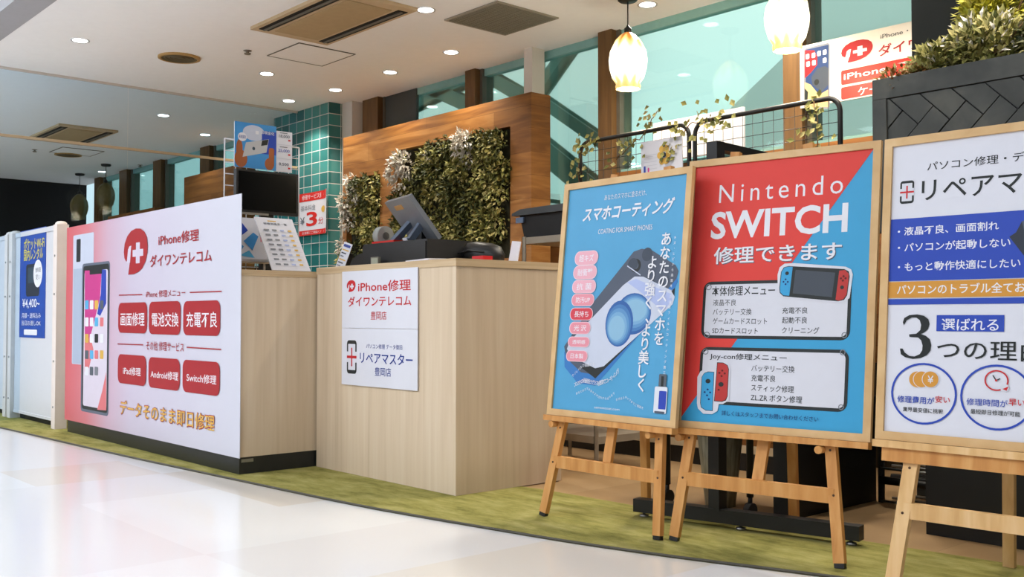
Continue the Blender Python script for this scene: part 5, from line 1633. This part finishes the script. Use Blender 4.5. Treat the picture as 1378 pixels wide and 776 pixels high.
# ------------------------------------------------------------------ planter at the right
pb = thing('planter', 'charcoal planter with herringbone wood cladding on a black base at the right', 'planter', (-1.2, 3.75, 0))
PY, PX0, PX1, PZ0, PZ1 = 3.50, -1.91, -0.3, 1.10, 1.67
M_char = grain('charred wood board', [(0.3, (54, 56, 54)), (0.55, (76, 77, 73)), (0.8, (104, 102, 92))], 1.0, (6, 30, 6), 0.6)
MB().box((PX0, PY + .02, PZ0), (PX1, PY + .50, PZ1 - .03)).build('box', mat('charcoal box', (44, 46, 45), .7), pb)
mb = MB()
mb.box((PX0 - .004, PY, PZ1 - .075), (PX1, PY + .03, PZ1)); mb.box((PX0 - .004, PY, PZ0), (PX0 + .05, PY + .03, PZ1 - .076)); mb.box((PX0 - .004, PY + .03, PZ1 - .03), (PX0 + .03, PY + .5, PZ1)); mb.box((PX0, PY + .47, PZ1 - .03), (PX1, PY + .5, PZ1))
mb.build('rim', M_char, pb, bevel=.003)


def clip(poly, x0, x1, z0, z1):
    def cut(ps, f, g):
        out = []
        for a, b in zip(ps, ps[1:] + ps[:1]):
            fa, fb = f(a), f(b)
            if fa >= 0: out.append(a)
            if fa * fb < 0: out.append(tuple(a[i] + (b[i] - a[i]) * fa / (fa - fb) for i in (0, 1)))
        return out
    for f in (lambda p: p[0] - x0, lambda p: x1 - p[0], lambda p: p[1] - z0, lambda p: z1 - p[1]):
        poly = cut(poly, f, None)
        if len(poly) < 3: return None
    return poly


mb = MB()
random.seed(2)
bw, bl_ = .082, .328
c45 = math.cos(R(45))


def herring():
    n = 4  # board length / width
    for a in range(-30, 40):
        for b in range(-30, 40):
            k = (a - b) % (2 * n)
            # cell (a,b) starts a horizontal board when k == 0, a vertical one when k == n
            if k == 0: yield (a * bw, b * bw, n * bw, bw)
            elif k == 2 * n - 1: yield (a * bw, b * bw, bw, n * bw)


for (a, b, w_, h_) in herring():
    g_ = .0022
    pts = [(a + g_, b + g_), (a + w_ - g_, b + g_), (a + w_ - g_, b + h_ - g_), (a + g_, b + h_ - g_)]
    pts = [((p + q2) * c45 - 1.22, (p - q2) * c45 + 1.31) for p, q2 in pts]
    pp = clip(pts, PX0 + .052, PX1, PZ0, PZ1 - .078)
    if pp: mb.prism([(x, PY + .02, z) for x, z in pp], (0, -.012 + random.uniform(-.002, .002), 0))
bmesh.ops.recalc_face_normals(mb.bm, faces=mb.bm.faces)
mb.build('herringbone_cladding', M_char, pb)
MB().box((-1.755, PY + .06, .004), (PX1, PY + .45, PZ0)).build('base', M_black, pb)
MB().box((PX0 + .03, PY + .03, PZ1 - .06), (PX1 - .02, PY + .47, PZ1 - .035)).build('soil', M_soil, pb)


def shrub(c, rad, n, mats_, lab, rnd, L=(.04, .07), W=(.02, .035), up=0.4, rootz=PZ1 - .036):
    random.seed(rnd)
    t = thing('leafy_shrub', lab, 'plant', (c[0], c[1], rootz), group='plants in the charcoal planter')
    mb = MB()
    for k in range(5):
        e_ = Vector((c[0] + random.gauss(0, rad[0] * .5), c[1] + random.gauss(0, rad[1] * .4), c[2] + random.uniform(0, rad[2] * .6)))
        mb.tube([(c[0] + random.gauss(0, .01), c[1], rootz), (Vector((c[0], c[1], rootz)) + e_) / 2 + Vector((0, 0, .02)), e_], [.006, .005, .003], 5)
    mb.build('stem', M_twig, t)
    lf = [MB() for _ in mats_]
    for i in range(n):
        while True:
            v = Vector((random.uniform(-1, 1), random.uniform(-1, 1), random.uniform(-1, 1)))
            if .35 < v.length < 1 and (math.sin(v.x * 7 + rnd) * math.sin(v.z * 8 + rnd * 2) > -.55): break
        p = Vector((c[0] + v.x * rad[0], c[1] + v.y * rad[1], c[2] + v.z * rad[2]))
        if p.z < rootz + .003: p.z = rootz + .003 + random.random() * .03
        d = Vector((v.x, v.y, v.z + up)) + Vector((random.gauss(0, .5), random.gauss(0, .5), random.gauss(0, .5)))
        k = 0 if random.random() < .94 or len(mats_) == 1 else 1
        s = 1.0 if k == 0 else 1.35
        lf[k].leaf(p, d, (0, -.6, .8), random.uniform(*L) * s, random.uniform(*W) * (1 if k == 0 else .8), .25)
    for k, nm in zip(range(len(mats_)), ('leaves', 'pale_leaves')):
        lf[k].build(nm, mats_[k], t)


SM, SW = (.026, .045), (.014, .024)
shrub((-1.82, 3.57, 1.665), (.11, .07, .05), 300, [M_leafrust, M_leaf], 'low rust brown shrub at the left corner of the planter', 21, (.02, .035), (.010, .016))
shrub((-1.70, 3.60, 1.70), (.11, .09, .08), 700, [M_leaf, M_leafpale], 'low olive shrub with silver leaves next to the rust shrub', 22, SM, SW)
shrub((-1.54, 3.61, 1.73), (.14, .10, .12), 1100, [M_leaf, M_leafpale], 'spreading green shrub with silver leaves in the middle of the planter', 23, SM, SW)
shrub((-1.76, 3.76, 1.74), (.10, .09, .09), 400, [M_leafdark, M_leafpale], 'darker shrub behind the others against the charcoal wall', 24, SM, SW)
shrub((-1.59, 3.80, 1.88), (.12, .12, .17), 1500, [M_leaflime, M_leaf], 'tall lime yellow bush at the right end of the planter', 25, (.03, .055), (.014, .024))
shrub((-1.30, 3.62, 1.74), (.13, .10, .13), 900, [M_leafdark, M_leaf], 'bushy dark green shrub below the lime bush at the right edge', 26, SM, SW)

# ------------------------------------------------------------------ things on the floor behind the easels
st = thing('display_stand', 'black steel stand with long floor bar and post behind the red poster easel', 'stand', (-2.3, 3.07, 0))
A, B_ = Vector((-2.665, 3.02, .052)), Vector((-1.80, 3.19, .052))
MB().beam(A, B_, .05, .05).build('base_bar', M_black, st, bevel=.004)
for f in (.04, .5, .96):
    p = A + (B_ - A) * f
    MB().lathe((p.x, p.y, .008), [(.018, 0), (.018, .008), (.006, .010), (.006, .022)], 12).build('leveller', M_steel, st)
p = A + (B_ - A) * .395
MB().box((p.x - .024, p.y - .024, .07), (p.x + .024, p.y + .024, 1.445)).build('post', M_black, st, bevel=.003)
MB().beam((p.x, p.y, 1.43), (p.x - .02, p.y + .42, 1.425), .045, .03).build('arm', M_black, st, bevel=.003)
ct = thing('wire_cart', 'black wheeled cart behind the easels with thin posts', 'cart', (-2.55, 3.52, 0))
for x in (-2.765, -2.35):
    for y in (3.33, 3.72):
        MB().tube([(x, y, .085), (x, y, .93)], .014, 8).build('post', M_black, ct)
        cs = MB().tube([(x, y, .05), (x, y, .088)], .009, 8).build('caster', M_black, ct)
        MB().tube([(x - .013, y, .033), (x + .013, y, .033)], .03, 16).build('wheel', M_blackmatte, cs)
for z in (.355, .62, .90):
    MB().box((-2.78, 3.315, z), (-2.335, 3.735, z + .018)).build('shelf', M_blackmatte, ct, bevel=.003)
for z in (.70,):
    MB().box((-2.76, 3.34, .64), (-2.36, 3.70, .86)).build('drawer', M_blackmatte, ct, bevel=.01)
mb = MB()
bn_ = thing('waste_bin', 'small grey beige tapered bin on the floor under the black cart', 'bin', (-2.59, 3.46, .004))
M_bin = grain('streaky beige bin', [(.3, (112, 104, 78)), (.7, (170, 162, 136))], 1.0, (60, 60, 2), .5)
MB().lathe((-2.59, 3.46, .0045), [(.062, 0), (.095, .30), (.090, .30), (.058, .006)], 24, True, False).build('bucket', M_bin, bn_)
MB().lathe((-2.59, 3.46, .0045), [(.0955, .292), (.099, .297), (.097, .305), (.091, .305), (.090, .298)], 24, False, False).build('rim', M_blackmatte, bn_)
cb = thing('black_crate', 'black box on the floor right of the wheeled cart, behind the red poster easel', 'box', (-2.20, 3.75, .004))
MB().box((-2.325, 3.45, .0045), (-2.215, 4.05, .44)).build('body', M_black, cb, bevel=.006)
MB().box((-2.33, 3.445, .42), (-2.21, 4.055, .45)).build('lid', M_blackmatte, cb, bevel=.004)
wr = thing('wire_rack', 'low black and silver wire rack by the back wall, between the two right easels', 'rack', (-1.98, 4.12, .004))
for x in (-2.19, -1.80):
    for y in (4.02, 4.22):
        MB().box((x, y, .0045), (x + .02, y + .02, .60)).build('post', M_black, wr)
for z, m_ in ((.012, M_steel), (.10, M_black), (.15, M_steel), (.33, M_steel), (.55, M_black)):
    mb = MB()
    for y in (4.02, 4.12, 4.22): mb.tube([(-2.18, y, z), (-1.79, y, z)], .006 if m_ is M_steel else .018, 6)
    mb.build('rail', m_, wr)
# wooden walls of the next bay seen through the partition
solo('wood_screen', MB().box((-10.66, 4.65, 0), (-9.3, 4.80, 2.32)), M_wains, 'brown wooden screen wall beyond the glass partition, nearer one', 'screen wall')
solo('wood_screen', MB().box((-12.95, 4.65, 0), (-11.45, 4.80, 2.06)), M_wains, 'lower brown wooden screen wall beyond the glass, farther one', 'screen wall')
